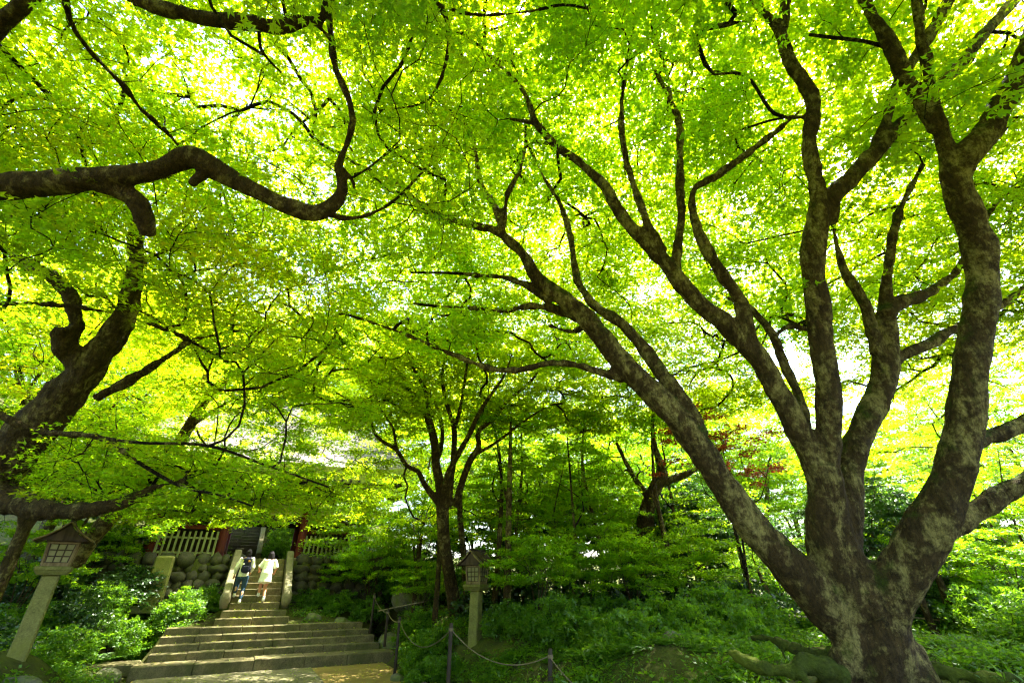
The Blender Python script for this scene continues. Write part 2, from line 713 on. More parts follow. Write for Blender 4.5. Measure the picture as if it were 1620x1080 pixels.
def norm(v):
    return v / (np.linalg.norm(v, axis=-1, keepdims=True) + 1e-9)


def leaves_mb(P, fwd, nrm, size, kind):
    sp, tri = shape(kind)
    nrm = norm(nrm)
    fwd = norm(fwd - nrm * (fwd * nrm).sum(1, keepdims=True))
    side = np.cross(fwd, nrm)
    s = size[:, None, None]
    V = P[:, None, :] + s * (sp[None, :, 0:1] * side[:, None, :] + sp[None, :, 1:2] * fwd[:, None, :] + sp[None, :, 2:3] * nrm[:, None, :])
    n, k = len(P), len(sp)
    t = (np.arange(n) * k)[:, None, None] + tri[None]
    return V.reshape(-1, 3), t.reshape(-1, 3), len(tri)


def spray_leaves(A, D, n_per, L=.75, size=.065, kind=3, tint=None, tilt=.16, flat=.35, droop=.18, spread=24, nsub=7, thick=.035):
    """flat fans of leaves: A anchors, D horizontal directions"""
    m = len(A)
    idx = np.repeat(np.arange(m), n_per)
    n = len(idx)
    D = norm(D * np.array([1, 1, .35]))
    up = norm(np.array([0, 0, 1.0]) + rng.normal(size=(m, 3)) * tilt)
    D = norm(D - up * (D * up).sum(1, keepdims=True))
    Sd = np.cross(D, up)
    sc_ = rng.uniform(.7, 1.25, m)[idx]
    j = rng.integers(0, nsub, n) - (nsub - 1) / 2
    off = rng.uniform(-8, 8, m * 16).reshape(m, 16)[idx, (j + nsub).astype(int) % 16]
    ang = np.radians(j * spread + off)
    u = rng.uniform(0, 1, n) ** .7
    dist = u * L * sc_ * (1 - .30 * np.abs(ang) / 1.6)
    dirv = np.cos(ang)[:, None] * D[idx] + np.sin(ang)[:, None] * Sd[idx]
    P = A[idx] - D[idx] * (.22 * L) + dirv * dist[:, None] + rng.normal(size=(n, 3)) * np.array([thick * 1.3, thick * 1.3, thick])
    P[:, 2] -= droop * dist * dist
    # leaf orientation
    sgn = rng.choice([-1, 1], n)
    la = ang + sgn * np.radians(rng.uniform(10, 60, n))
    fw = np.cos(la)[:, None] * D[idx] + np.sin(la)[:, None] * Sd[idx]
    fw[:, 2] -= .25
    nr = up[idx] + rng.normal(size=(n, 3)) * flat
    sz = size * rng.uniform(.65, 1.2, n)
    V, t, k = leaves_mb(P, fw, nr, sz, kind)
    if tint is None:
        tint = rng.uniform(.1, .9, m)
    ti = np.clip(tint[idx] + rng.normal(size=n) * .22, 0, 1)
    return V, t, np.repeat(ti, k)


# gaps in the roof of leaves where the sky shows in the photograph (px, py, radius)
GAPS = [(1020, 460, 20), (1255, 560, 36), (1235, 525, 26), (1350, 570, 30), (492, 80, 26), (545, 610, 26), (1300, 620, 14),
        (915, 318, 14), (732, 150, 9), (560, 125, 13), (150, 265, 8), (1370, 640, 20), (430, 190, 12),
        (585, 10, 18), (1060, 40, 12), (1375, 300, 12), (870, 385, 14), (1175, 420, 14), (650, 315, 10), (1580, 640, 18)]


# clear lines of sight: nothing leafy nearer than depth d around (px, py)
CLEAR = [(285, 866, 38, 17), (518, 876, 32, 17), (398, 912, 62, 17), (95, 880, 62, 9.5), (55, 960, 50, 9), (752, 895, 44, 11.5), (752, 960, 34, 11.5), (388, 848, 24, 17),
         (430, 748, 18, 15), (500, 735, 14, 15), (730, 1010, 60, 10)]


def keep(P, grow=1.0):
    x, y, f = proj(P)
    k = np.ones(len(x), bool)
    for gx, gy, gr, gd in CLEAR:
        k &= (np.hypot(x - gx, y - gy) > gr) | (f < .3) | (f > gd)
    for gx, gy, gr in GAPS:
        k &= (np.hypot(x - gx, y - gy) > gr * grow) | (f < .3)
    # openings in the roof of leaves that let sun flecks through to these places
    s_ = np.array(sd)
    for c, rr in SUNNY:
        v = P - c
        a = v @ s_
        k &= (np.linalg.norm(v - a[:, None] * s_, axis=1) > rr) | (a < 1.0)
    return k


SUNNY = [(S(1.2, 16.9, .3), .6), (S(3.6, 17.1, .35), .55), (S(-.9, 17.3, .4), .5), (S(.8, 18.6, 1), .6), (S(.6, 19.6, 2.2), .7), (S(1.5, 15.2, .1), .6), (S(3.9, 14.8, .1), .55),
         (pz(1590, 780, 5.1), .5), (pz(1235, 1045, 5.2), .45), (pz(640, 1000, 12.5), .5), (pz(90, 850, 8.6), .4), (pz(1570, 980, 9), .8)]



# ------------------------------------------------------------------ branching
def grow(P0, r0, A, tip=.0055, step=.3, wander=.07, exp=.40, lenw=.2, downw=.6, path0=None):
    """join every anchor in A to the nearest branch; returns chains [(pts, radii)], directions at anchors"""
    P0 = np.asarray(P0, float)
    n0 = len(P0)
    cap = n0 + len(A) * 14 + 10
    pos = np.zeros((cap, 3))
    par = np.full(cap, -1)
    pl = np.zeros(cap)
    pos[:n0] = P0
    if path0 is not None:
        pl[:n0] = path0
    n = n0
    dn = np.min(np.linalg.norm(A[:, None, :] - P0[None, ::max(1, n0 // 250), :], axis=2), axis=1)
    order = np.argsort(dn)
    chains = []
    dirs = np.zeros_like(A)
    for ai in order:
        a = A[ai]
        dv = a - pos[:n]
        d = np.linalg.norm(dv, axis=1)
        cost = d + lenw * pl[:n] + downw * np.clip(-dv[:, 2], 0, None)
        k = int(np.argmin(cost))
        dd = d[k]
        m = int(min(12, max(2, math.ceil(dd / step))))
        u = np.linspace(0, 1, m + 1)[1:]
        if k < n0:
            q0 = P0[k + 1] - P0[k] if k + 1 < n0 else P0[k] - P0[k - 1]
            if np.linalg.norm(q0) > .6:
                q0 = P0[k] - P0[k - 1]
        else:
            q0 = pos[k] - pos[par[k]]
        q0 = q0 / (np.linalg.norm(q0) + 1e-9)
        m0 = (q0 * .75 + dv[k] / (dd + 1e-9) * .35 + np.array([0, 0, .15])) * dd
        m1 = dv[k] * .8 * np.array([1, 1, .3])
        U = u[:, None]
        p = (2 * U ** 3 - 3 * U ** 2 + 1) * pos[k] + (U ** 3 - 2 * U ** 2 + U) * m0 + (-2 * U ** 3 + 3 * U ** 2) * a + (U ** 3 - U ** 2) * m1
        bend = rng.normal(size=3) * wander * dd
        p = p + np.sin(u * math.pi)[:, None] * bend + rng.normal(size=(m, 3)) * .03 * min(dd, 1.5) * np.append(np.ones(m - 1), 0)[:, None]
        if n + m >= cap:
            break
        pos[n:n + m] = p
        par[n:n + m] = np.concatenate([[k], np.arange(n, n + m - 1)])
        pl[n:n + m] = pl[k] + u * dd
        chains.append((k, n, m))
        dirs[ai] = p[-1] - (p[-2] if m > 1 else pos[k])
        n += m
    cnt = np.zeros(n)
    for (k, s0, m) in chains:
        cnt[s0 + m - 1] += 1
    for i in range(n - 1, n0 - 1, -1):
        if par[i] >= 0:
            cnt[par[i]] += cnt[i]
    rad = np.minimum(tip * np.maximum(cnt, 1) ** exp, .034)
    rad[:n0] = np.maximum(np.asarray(r0), .004)
    out = []
    for (k, s0, m) in chains:
        ids = np.concatenate([[k], np.arange(s0, s0 + m)])
        rr = rad[ids].copy()
        rr[0] = min(rr[0], rr[1] * 1.25)
        out.append((pos[ids], rr))
    return out, dirs


def resample(P, r, step=.12):
    """smooth (Catmull-Rom) curve through traced points"""
    P = np.asarray(P, float)
    r = np.asarray(r, float)
    if len(P) < 3:
        n = max(2, int(np.linalg.norm(P[-1] - P[0]) / step) + 1)
        u = np.linspace(0, 1, n)[:, None]
        return P[0] * (1 - u) + P[-1] * u, r[0] + (r[-1] - r[0]) * u[:, 0]
    Q = np.vstack([2 * P[0] - P[1], P, 2 * P[-1] - P[-2]])
    o, ro = [], []
    for i in range(1, len(Q) - 2):
        n = max(2, int(np.linalg.norm(Q[i + 1] - Q[i]) / step))
        for u in np.arange(n) / n:
            o.append(.5 * (2 * Q[i] + (Q[i + 1] - Q[i - 1]) * u + (2 * Q[i - 1] - 5 * Q[i] + 4 * Q[i + 1] - Q[i + 2]) * u * u + (3 * Q[i] - Q[i - 1] - 3 * Q[i + 1] + Q[i + 2]) * u ** 3))
            ro.append(r[i - 1] * (1 - u) + r[i] * u)
    o.append(P[-1])
    ro.append(r[-1])
    return np.array(o), np.array(ro)


def traced(limbs, dz=0.0):
    """limbs: lists of (px, py, width px, depth) -> world curves"""
    out = []
    for L in limbs:
        P = [pz(a, b, d) for a, b, wd, d in L]
        # a round limb away from the lens axis shows wider than on it: allow for that
        q = np.array([((a - 810) / FOC, (540 - b) / FOC) for a, b, wd, d in L])
        tg = norm(np.gradient(q, axis=0))
        pp = q[:, 0] * tg[:, 1] - q[:, 1] * tg[:, 0]
        r = [wd * .5 / FOC * d / math.sqrt(1 + k * k) for (a, b, wd, d), k in zip(L, pp)]
        out.append(resample(P, r))
    return out


def dome(n, c, rad, shell=(.7, 1.05), zmin=-.15, power=1.0, maxz=1.0):
    out = []
    while len(out) < n:
        v = rng.normal(size=(n * 3, 3))
        v = norm(v)
        v = v[(v[:, 2] > zmin) & (v[:, 2] < maxz)]
        k = rng.uniform(shell[0] ** 2, shell[1] ** 2, len(v)) ** .5
        out.extend((v * k[:, None]).tolist())
    out = np.array(out[:n]) * np.asarray(rad) + np.asarray(c)
    return out


def dome_even(n, c, rad, shell=(.9, 1.1), zmin=-.1):
    k = np.arange(n) + .5
    z = zmin + (1 - zmin) * k / n
    a = k * 2.399963 + rng.normal(size=n) * .02
    h = np.sqrt(np.clip(1 - z * z, 0, 1))
    v = np.stack([h * np.cos(a), h * np.sin(a), z], 1)
    return v * rng.uniform(shell[0], shell[1], (n, 1)) * np.asarray(rad) + np.asarray(c) + rng.normal(size=(n, 3)) * .06


def twigs_for(mb, A, D, L, n=3, r=.0038):
    for a, d in zip(A, D):
        d = d * np.array([1, 1, .3])
        d = d / (np.linalg.norm(d) + 1e-9)
        sdv = np.array([-d[1], d[0], 0])
        for k in range(n):
            an = (k - (n - 1) / 2) * .75 + rng.normal() * .15
            e = a + (d * math.cos(an) + sdv * math.sin(an)) * L * rng.uniform(.5, .85)
            e[2] -= .06
            mid = (a + e) / 2 + rng.normal(size=3) * .03
            mb.tube([a, mid, e], [r * 1.3, r, r * .5], 3, False)


def tree(root, curves, A, leafmat, barkmat, n_per, L, size, kind, thick=.03, voxel=.035, lump=.02, tip=.0055, tint=None,
         sub=3, twname='branch', lenw=.2, exp=.40, r_attach=.09, wander=.07, flat=.35, base_nodes=None, **kw):
    """curves -> trunk (fused) ; anchors -> branches + crown, all children of root"""
    o3 = np.array(root.location)
    big = MB()
    thin = MB()
    nodes, nr = [], []
    for P, r in curves:
        n = 14 if r.max() > .12 else 8
        thickmask = r > thick
        if thickmask.any():
            e = len(r) if thickmask.all() else int(np.where(thickmask)[0].max()) + 2
            e = min(e, len(r))
            if e >= 2:
                big.tube(P[:e] - o3, np.maximum(r[:e], thick * .8), n)
            if e < len(r) - 1:
                thin.tube(P[e - 2:] - o3, r[e - 2:], 7)
        else:
            thin.tube(P - o3, r, 7)
        ok = r < r_attach
        nodes.append(P[ok])
        nr.append(r[ok])
    if big.n:
        remesh(big, 'trunk', barkmat, voxel, root, lump, 4.0)
    nodes = np.concatenate(nodes)
    nr = np.concatenate(nr)
    ch, D = grow(nodes, nr, A, tip=tip, lenw=lenw, exp=exp, wander=wander)
    for P, r in ch:
        thin.tube(P - o3, r, 6 if r[0] > .015 else 4, False)
    if sub:
        twigs_for(thin, A - o3, D, L, sub)
    thin.build(twname, M['twig'] if barkmat is not M['bark_back'] else M['bark_back'], root, True)
    V, t, ti = spray_leaves(A - o3, D, n_per, L, size, kind, tint, flat=flat, **kw)
    c = MB().add(V, None, t)
    c.build('crown', leafmat, root, False, tint=ti)
    return root

# ================================================================== SETTING
def sheet(name, us, vs, fn, material):
    """grid sheet from two coordinate lists; fn(U, V) -> (x, y, z)"""
    U, Vv = np.meshgrid(us, vs)
    x, y, z = fn(U, Vv)
    V = np.stack([x, y, z], -1).reshape(-1, 3)
    nu, nv = len(us), len(vs)
    i = np.arange(nu - 1)[None, :] + (np.arange(nv - 1) * nu)[:, None]
    q = np.stack([i, i + 1, i + nu + 1, i + nu], -1).reshape(-1, 4)
    return MB().add(V, q).build(name, material, None, True)


gx_ = np.concatenate([-np.geomspace(260, 17, 26), np.arange(-16.5, 17, .22), np.geomspace(17, 260, 26)])
gy_ = np.concatenate([-np.geomspace(120, 4, 14), np.arange(-3.5, 27, .22), np.geomspace(27.5, 300, 36)])
g = sheet('ground', gx_, gy_, lambda X, Y: (X, Y, ground(X, Y)), M['ground'])
tag(g, kind='structure')


def path_fn(U, V):
    x = U * AX[0] + V * BX[0]
    y = U * AX[1] + V * BX[1]
    return x, y, ground(x, y, False) + .012


pth = sheet('path', np.arange(-1.8, 4.55, .2), np.arange(-2, 16.75, .2), path_fn, M['dirt'])
tag(pth, kind='structure')


# paving apron in front of the steps (curved edge), a sheet with uneven slabs
def apron(U, V):
    s = -1.75 + U * (4.1 - .0 * V)
    t = 16.68 - V * (3.6 - 1.3 * np.abs(U - .25))
    x = s * AX[0] + t * BX[0]
    y = s * AX[1] + t * BX[1]
    return x, y, ground(x, y, False) + .022 + .006 * np.sin(x * 7) * np.sin(y * 5)


ap = sheet('paving', np.linspace(0, 1, 26), np.linspace(0, 1, 20), apron, M['paving'])
tag(ap, kind='structure')

# ------------------------------------------------------------------ stone stairs
LIPS = [(16.7, .28), (17.5, .45), (17.85, .62), (18.15, .79), (18.5, .96), (18.9, 1.16), (19.2, 1.36), (19.5, 1.56), (19.8, 1.76),
        (20.1, 1.96), (20.4, 2.16), (20.7, 2.36), (21.0, 2.56), (21.3, 2.76), (21.6, 2.96)]
FR = (AX, BX, np.array([0, 0, 1.0]))


def step_blocks(parent, s0, s1, t0, t1, z0, z1, blocks, material):
    mb = MB()
    e = np.linspace(s0, s1, blocks + 1)
    e[1:-1] += rng.uniform(-.15, .15, blocks - 1)
    for a_, b_ in zip(e[:-1], e[1:]):
        dz = rng.uniform(-.012, .012)
        mb.box(S((a_ + b_) / 2, (t0 + t1) / 2 + rng.uniform(-.02, .02), (z0 + z1) / 2 + dz), (b_ - a_ - .012, t1 - t0, z1 - z0), fr=FR, bev=.014)
    return mb.build('step', material, parent, False, S((s0 + s1) / 2, t0, z0) * 0)


st1 = empty('stone_staircase')
tag(st1, 'wide worn stone stairs, five long low steps at the foot of the slope', 'stairs')
for i in range(5):
    t0, z = LIPS[i]
    t1 = LIPS[i + 1][0] + .04
    sL = [-1.95, -1.72, -1.68, -1.64, -1.6][i]
    sR = [4.75, 4.45, 4.35, 4.2, 4.05][i]
    step_blocks(st1, sL, sR, t0, t1, z - (.40 if i == 0 else .24), z, [5, 7, 6, 7, 6][i], M['step'])
    if i == 0:   # second row of flags behind the kerb of the first step
        pass
st2 = empty('stone_staircase')
tag(st2, 'narrow steep stone stairs climbing to the temple gate, with the two walkers on it', 'stairs')
for i in range(5, 15):
    t0, z = LIPS[i]
    t1 = (LIPS[i + 1][0] if i < 14 else 22.9) + .03
    sL, sR = [(-.42, 1.72), (-.30, 1.62)][min(i - 5, 1)]
    if i > 6:
        sL, sR = -.12, 1.40
    step_blocks(st2, sL, sR, t0, t1, z - .28, z, 2, M['step'])
for sx in (-.28, 1.55):
    mb = MB()
    P0, P1 = S(sx, 19.35, 1.78), S(sx, 21.75, 3.22)
    d = norm(P1 - P0)
    up = np.cross(AX, d)
    mb.box((P0 + P1) / 2 - up * .2, (.24, np.linalg.norm(P1 - P0), .55), fr=(AX, d, up), bev=.03)
    mb.build('cheek_wall', M['cheek'], st2, False)
    mb = MB()
    mb.ball(S(sx, 19.28, 1.68), (.17, .17, .26), 9, 7, .06, ANG)
    mb.build('end_stone', M['cheek'], st2, True)
# landing and far stairs seen through the gate
lp = MB()
lp.box(S(.6, 24.6, 2.83), (4.0, 4.2, .26), fr=FR, bev=.02)
o = lp.build('landing', M['step'])
tag(o, kind='structure')
st3 = empty('stone_staircase')
tag(st3, 'dark weathered stone stairs rising through and beyond the gate opening', 'stairs')
for i in range(26):
    t0 = 26.7 + i * .34
    z = 3.12 + i * .17
    step_blocks(st3, -1.25, .42, t0, t0 + .37, z - .3, z, 2, M['rock'])
mb = MB()
P0, P1 = S(.52, 26.6, 3.2), S(.52, 35.6, 7.75)
d = norm(P1 - P0)
mb.box((P0 + P1) / 2, (.22, np.linalg.norm(P1 - P0), .4), fr=(AX, d, np.cross(AX, d)), bev=.03)
mb.build('side_kerb', M['cheek'], st3)

# side slabs at the left foot of the steps
for k, (px_, py_, sx_, sy_, z_, lab) in enumerate([(150, 1050, 1.9, .75, .30, 'long flat stone slab continuing the lowest step to the left'),
                                                (92, 1038, .75, .7, .42, 'small square stone slab beside the leaning lantern post')]):
    r_ = ray(px_, py_)
    c = np.array([0, 0, H]) + r_ * ((z_ - H) / r_[2])
    mb = MB()
    mb.box((0, 0, -.14), (sx_, sy_, .28), rz=ANG, bev=.03)
    o = mb.build('stone_slab', M['step'])
    o.location = c
    tag(o, lab, 'stone slab')

# ------------------------------------------------------------------ retaining walls of boulders
def boulder_wall(label, s0, s1, t, z0, z1, lean=.25):
    mb = MB()
    zz = z0
    while zz < z1 - .05:
        h = rng.uniform(.28, .42)
        s = s0 + rng.uniform(0, .2)
        while s < s1:
            wd = rng.uniform(.3, .65)
            k = (zz - z0) / (z1 - z0)
            c = S(s + wd / 2, t + lean * k + rng.uniform(-.06, .06), zz + h / 2)
            mb.ball(c, (wd * rng.uniform(.45, .62), rng.uniform(.18, .36), h * rng.uniform(.5, .72)), 9, 6, .11, ANG + rng.uniform(-.3, .3))
            s += wd * .93
        zz += h * .82
    mb.box(S((s0 + s1) / 2, t + .55, (z0 + z1) / 2 - .1), (s1 - s0 - .1, .5, z1 - z0 - .1), fr=FR)
    o = mb.build('stone_wall', M['rock'], None, True)
    tag(o, label, 'stone wall')
    return o


boulder_wall('rough boulder retaining wall left of the narrow stairs', -11.5, -.40, 21.75, 1.25, 2.98)
boulder_wall('rough boulder retaining wall right of the narrow stairs', 1.70, 6.1, 21.75, 1.25, 2.98)

# ------------------------------------------------------------------ gate
gate = empty('temple_gate', S(.4, 24.2, 2.95))
tag(gate, 'old wooden temple gate with red posts and a thick thatched roof behind the maples', 'gate building')
gl = np.array(gate.location)


def gp(mb, name, m_, smooth=False):
    mb.v = [v - gl for v in mb.v]
    return mb.build(name, m_, gate, smooth)


for s_ in (-3.25, -.95, 1.95, 4.3):
    for t_ in (22.75, 25.6):
        mb = MB()
        P = np.array([S(s_, t_, 2.9), S(s_, t_, 3.2), S(s_, t_, 6.0)])
        mb.tube(P, [.19, .17, .16], 12)
        gp(mb, 'post', M['wood_red'], True)
        mb = MB()
        mb.box(S(s_, t_, 2.98), (.5, .5, .16), fr=FR, bev=.03)
        gp(mb, 'post_base', M['cheek'])
        mb = MB()
        mb.box(S(s_, t_ + (-.3 if t_ < 24 else .3), 5.62), (.26, .9, .16), fr=FR)
        mb.box(S(s_, t_, 5.78), (.9, .26, .16), fr=FR)
        gp(mb, 'bracket', M['wood_dark'])
for t_ in (22.75, 25.6):
    mb = MB()
    mb.box(S(.52, t_, 5.35), (8.6, .17, .26), fr=FR)
    mb.box(S(.52, t_, 4.55), (7.6, .14, .2), fr=FR)
    gp(mb, 'tie_beam', M['wood_dark'])
mb = MB()
mb.box(S(-2.1, 22.80, 4.95), (2.1, .07, .55), fr=FR)
mb.box(S(3.12, 22.80, 4.95), (2.1, .07, .55), fr=FR)
mb.box(S(.5, 22.80, 4.95), (2.7, .07, .55), fr=FR)
gp(mb, 'wall_panel', M['plaster'])
for s0_, s1_ in ((-3.05, -1.15), (2.12, 4.12)):
    mb = MB()
    mb.box(S((s0_ + s1_) / 2, 24.2, 4.1), (s1_ - s0_, .1, 2.3), fr=FR)
    gp(mb, 'board_wall', M['wood_dark'])
    mb = MB()
    mb.box(S((s0_ + s1_) / 2, 22.9, 4.1), (s1_ - s0_, .08, .16), fr=FR)
    mb.box(S((s0_ + s1_) / 2, 22.9, 3.15), (s1_ - s0_, .1, .14), fr=FR)
    gp(mb, 'red_rail', M['wood_red'])
# roof: hipped thatch with lifted corners
def roof_surface(thk, inset, zoff):
    nu, nv = 33, 9
    V = []
    S0, S1, T0, T1 = -5.6 + inset, 6.5 - inset, 20.95 + inset, 27.4 - inset
    rows = []
    cs, ct = (S0 + S1) / 2, (T0 + T1) / 2
    for k in range(nv):
        u = k / (nv - 1)
        hs = (S1 - S0) / 2 * (1 - u) + 3.4 * u
        ht = (T1 - T0) / 2 * (1 - u) + .12 * u
        z = 5.92 + zoff + 3.55 * (u ** 1.12) - .35 * math.sin(u * math.pi)
        ring = []
        for f in np.linspace(0, 4, 4 * 12, endpoint=False):
            side, q = int(f), (f - int(f)) * 2 - 1
            if side == 0:
                a_, b_ = q, -1
            elif side == 1:
                a_, b_ = 1, q
            elif side == 2:
                a_, b_ = -q, 1
            else:
                a_, b_ = -1, -q
            lift = .55 * (abs(a_) * abs(b_)) ** 5 * (1 - u) ** 2
            ring.append(S(cs + a_ * hs, ct + b_ * ht, z + lift))
        rows.append(ring)
    V = np.array(rows).reshape(-1, 3)
    n = 48
    q = []
    for k in range(nv - 1):
        for i in range(n):
            j = (i + 1) % n
            q.append((k * n + i, k * n + j, k * n + n + j, k * n + n + i))
    return V, q, n, nv


Vt, qt, n_, nv_ = roof_surface(0, 0, .62)
Vb, qb, _, _ = roof_surface(0, .12, 0)
mb = MB()
mb.add(Vt, qt)
top = (nv_ - 1) * n_
roof = gp(mb, 'thatched_roof', M['thatch'], True)
mb = MB()
edge = np.concatenate([Vb[:n_], Vt[:n_] - np.array([0, 0, .002])])
mb.add(edge, [(i, (i + 1) % n_, n_ + (i + 1) % n_, n_ + i) for i in range(n_)])
ed = gp(mb, 'eave_edge', M['thatch_edge'])
mb = MB()
mb.add(Vb, [tuple(reversed(q)) for q in qb])
gp(mb, 'roof_underside', M['wood_dark'])
mb = MB()
for s_ in np.arange(-5.2, 6.2, .34):
    mb.box(S(s_, 21.9, 6.02), (.09, 1.9, .1), fr=FR)
gp(mb, 'rafter', M['wood_dark'])['kind'] = 'stuff'
mb = MB()
mb.tube([S(-3.1, 24.17, 9.95), S(4.0, 24.17, 9.95)], [.3, .3], 10)
for s_ in np.arange(-2.6, 3.8, .8):
    mb.box(S(s_, 24.17, 10.12), (.2, 1.1, .22), fr=FR)
gp(mb, 'ridge_cap', M['wood_dark'])
# thatch edge under the front: dark fascia
mb = MB()
mb.box(S(.45, 21.2, 5.82), (11.3, .1, .2), fr=FR)
gp(mb, 'fascia', M['wood_dark'])


# picket fences beside the gate
def picket_fence(label, s0, s1, t, z):
    e = empty('picket_fence', S((s0 + s1) / 2, t, z))
    tag(e, label, 'fence')
    o3 = np.array(e.location)
    n = int((s1 - s0) / .17)
    for i in range(n + 1):
        s = s0 + (s1 - s0) * i / n
        mb = MB()
        mb.box(S(s, t, z + .48 + rng.uniform(-.02, .02)) - o3, (.075, .035, .95), fr=FR, bev=.008)
        mb.build('picket', M['picket'], e)
    mb = MB()
    for zz in (.2, .72):
        mb.box(S((s0 + s1) / 2, t + .045, z + zz) - o3, (s1 - s0 + .1, .045, .07), fr=FR)
    mb.build('rail', M['picket'], e)


picket_fence('pale picket fence left of the gate opening above the boulder wall', -3.0, -1.15, 22.35, 2.95)
picket_fence('pale picket fence right of the gate opening above the boulder wall', 2.1, 4.15, 22.35, 2.95)

# stone marker leaning by perspective in front of the left wall
mk = empty('stone_marker', S(-2.45, 21.1, 1.35))
tag(mk, 'tall narrow stone marker on a low plinth in front of the left boulder wall', 'stone marker')
MB().box((0, 0, .85), (.62, .34, 1.55), ANG, .88, .05).build('slab', M['lantern_stone'], mk)
MB().box((0, 0, .02), (1.0, .6, .22), ANG, 1, .03).build('plinth', M['rock_dark'], mk)


# ------------------------------------------------------------------ lanterns
def lantern(label, base, h, rz, kw=1.0):
    """stone post, cap slab, wooden light box with lattice panes, gabled board roof"""
    e = empty('garden_lantern', base, rz)
    tag(e, label, 'lantern')
    k = h / 2.0
    W = kw * k
    zc_ = 1.10 * k
    MB().box((0, 0, zc_ / 2 - .12), (.27 * W, .27 * W, zc_ + .24), 0, .92, .025 * k).build('stone_post', M['lantern_stone'], e)
    mb = MB()
    mb.box((0, 0, zc_ + .035 * k), (.42 * W, .42 * W, .07 * k), 0, 1.18, .012 * k)
    mb.box((0, 0, zc_ + .105 * k), (.52 * W, .52 * W, .07 * k), 0, 1, .014 * k)
    mb.build('cap_slab', M['lantern_stone'], e)
    z0 = zc_ + .14 * k
    bh, bw0, bw1 = .42 * k, .36 * W, .42 * W
    # frame of the box: corner stiles and rails, slightly flared to the top
    mb = MB()
    for sx in (-1, 1):
        for sy in (-1, 1):
            mb.tube([(sx * bw0 / 2, sy * bw0 / 2, z0), (sx * bw1 / 2, sy * bw1 / 2, z0 + bh)], [.024 * k] * 2, 4)
    for zz, ww in ((z0 + .03 * k, bw0), (z0 + bh - .02 * k, bw1)):
        for sg in (-1, 1):
            mb.box((0, sg * ww / 2, zz), (ww, .035 * k, .055 * k))
            mb.box((sg * ww / 2, 0, zz), (.035 * k, ww - .04 * k, .055 * k))
    mb.box((0, 0, z0 + .012 * k), (bw0 * .98, bw0 * .98, .022 * k))
    mb.build('box_frame', M['wood_tan'], e)
    for a_ in range(4):
        c, s_ = math.cos(a_ * math.pi / 2), math.sin(a_ * math.pi / 2)
        rot = lambda x, y, z: (x * c - y * s_, x * s_ + y * c, z)
        la = MB()
        pn = MB()
        zb, zt = z0 + .06 * k, z0 + bh - .045 * k
        wb, wt = bw0 / 2, bw1 / 2
        ins = .012 * k
        f = lambda u, z: (-1 + 2 * u) * ((wb + (wt - wb) * (z - z0) / bh) - .03 * k)
        dpt = lambda z: -((wb + (wt - wb) * (z - z0) / bh))
        for u in (0, 1 / 3, 2 / 3, 1):
            la.tube([rot(f(u, zb), dpt(zb), zb), rot(f(u, zt), dpt(zt), zt)], [.0095 * k] * 2, 4)
        for v_ in (0, 1 / 3, 2 / 3, 1):
            z = zb + (zt - zb) * v_
            la.tube([rot(f(0, z), dpt(z), z), rot(f(1, z), dpt(z), z)], [.0095 * k] * 2, 4)
        w_ = []
        for dd in (ins, ins + .006 * k):
            for u, z in ((0, zb), (1, zb), (1, zt), (0, zt)):
                w_.append(rot(f(u, z), dpt(z) + dd, z))
        pn.add(w_, [(0, 1, 2, 3), (7, 6, 5, 4), (0, 4, 5, 1), (1, 5, 6, 2), (2, 6, 7, 3), (3, 7, 4, 0)])
        wn = pn.build('window_pane', M['paper'], e)
        la.build('lattice', M['wood_brown'], wn)
    # gable roof, ridge along local y, boards slightly concave
    zr = z0 + bh
    hw, hl, rh = .40 * W, .36 * W, .30 * k
    for sg in (-1, 1):
        mb = MB()
        prof = [(0, rh + .03 * k), (.33, rh * .60 + .018 * k), (.66, rh * .27 + .012 * k), (1.08, .0)]
        nb = 5
        ys = np.linspace(-hl, hl, nb + 1)
        for b_ in range(nb):
            y0, y1 = ys[b_] + .002, ys[b_ + 1] - .002
            v, q = [], []
            dz = rng.uniform(0, .006)
            for (u, z) in prof:
                x = sg * u * hw
                v += [(x, y0, zr + z + dz), (x, y1, zr + z + dz), (x, y0, zr + z + dz - .022 * k), (x, y1, zr + z + dz - .022 * k)]
            for i in range(3):
                a0, a1 = i * 4, i * 4 + 4
                q += [(a0, a1, a1 + 1, a0 + 1), (a0 + 2, a0 + 3, a1 + 3, a1 + 2), (a0, a0 + 2, a1 + 2, a1), (a0 + 1, a1 + 1, a1 + 3, a0 + 3)]
            q += [(0, 1, 3, 2), (12, 14, 15, 13)]
            mb.add(v, q)
        for b_ in range(1, nb):
            mb.tube([(sg * u * hw, ys[b_], zr + z + .012 * k) for u, z in prof], [.009 * k] * 4, 4)
        mb.build('roof_board', M['wood_brown'], e)
    mb = MB()
    for yy in (-hl * .86, hl * .86):
        v = []
        for dy in (-.012, .012):
            v += [(-hw * .86, yy + dy * k, zr + .0), (hw * .86, yy + dy * k, zr + .0), (hw * .4, yy + dy * k, zr + rh * .42), (0, yy + dy * k, zr + rh * .93), (-hw * .4, yy + dy * k, zr + rh * .42)]
        mb.add(v, [(0, 5, 6, 1), (1, 6, 7, 2), (2, 7, 8, 3), (3, 8, 9, 4), (4, 9, 5, 0)], [(0, 1, 2), (0, 2, 4), (2, 3, 4), (5, 7, 6), (5, 9, 7), (7, 9, 8)])
    mb.box((0, 0, zr + .0), (bw1 * 1.2, bw1 * 1.2, .03 * k))
    mb.build('gable', M['wood_brown'], e)
    mb = MB()
    mb.box((0, 0, zr + rh + .045 * k), (.05 * k, hl * 2.08, .035 * k))
    mb.build('ridge_board', M['wood_grey'], e)
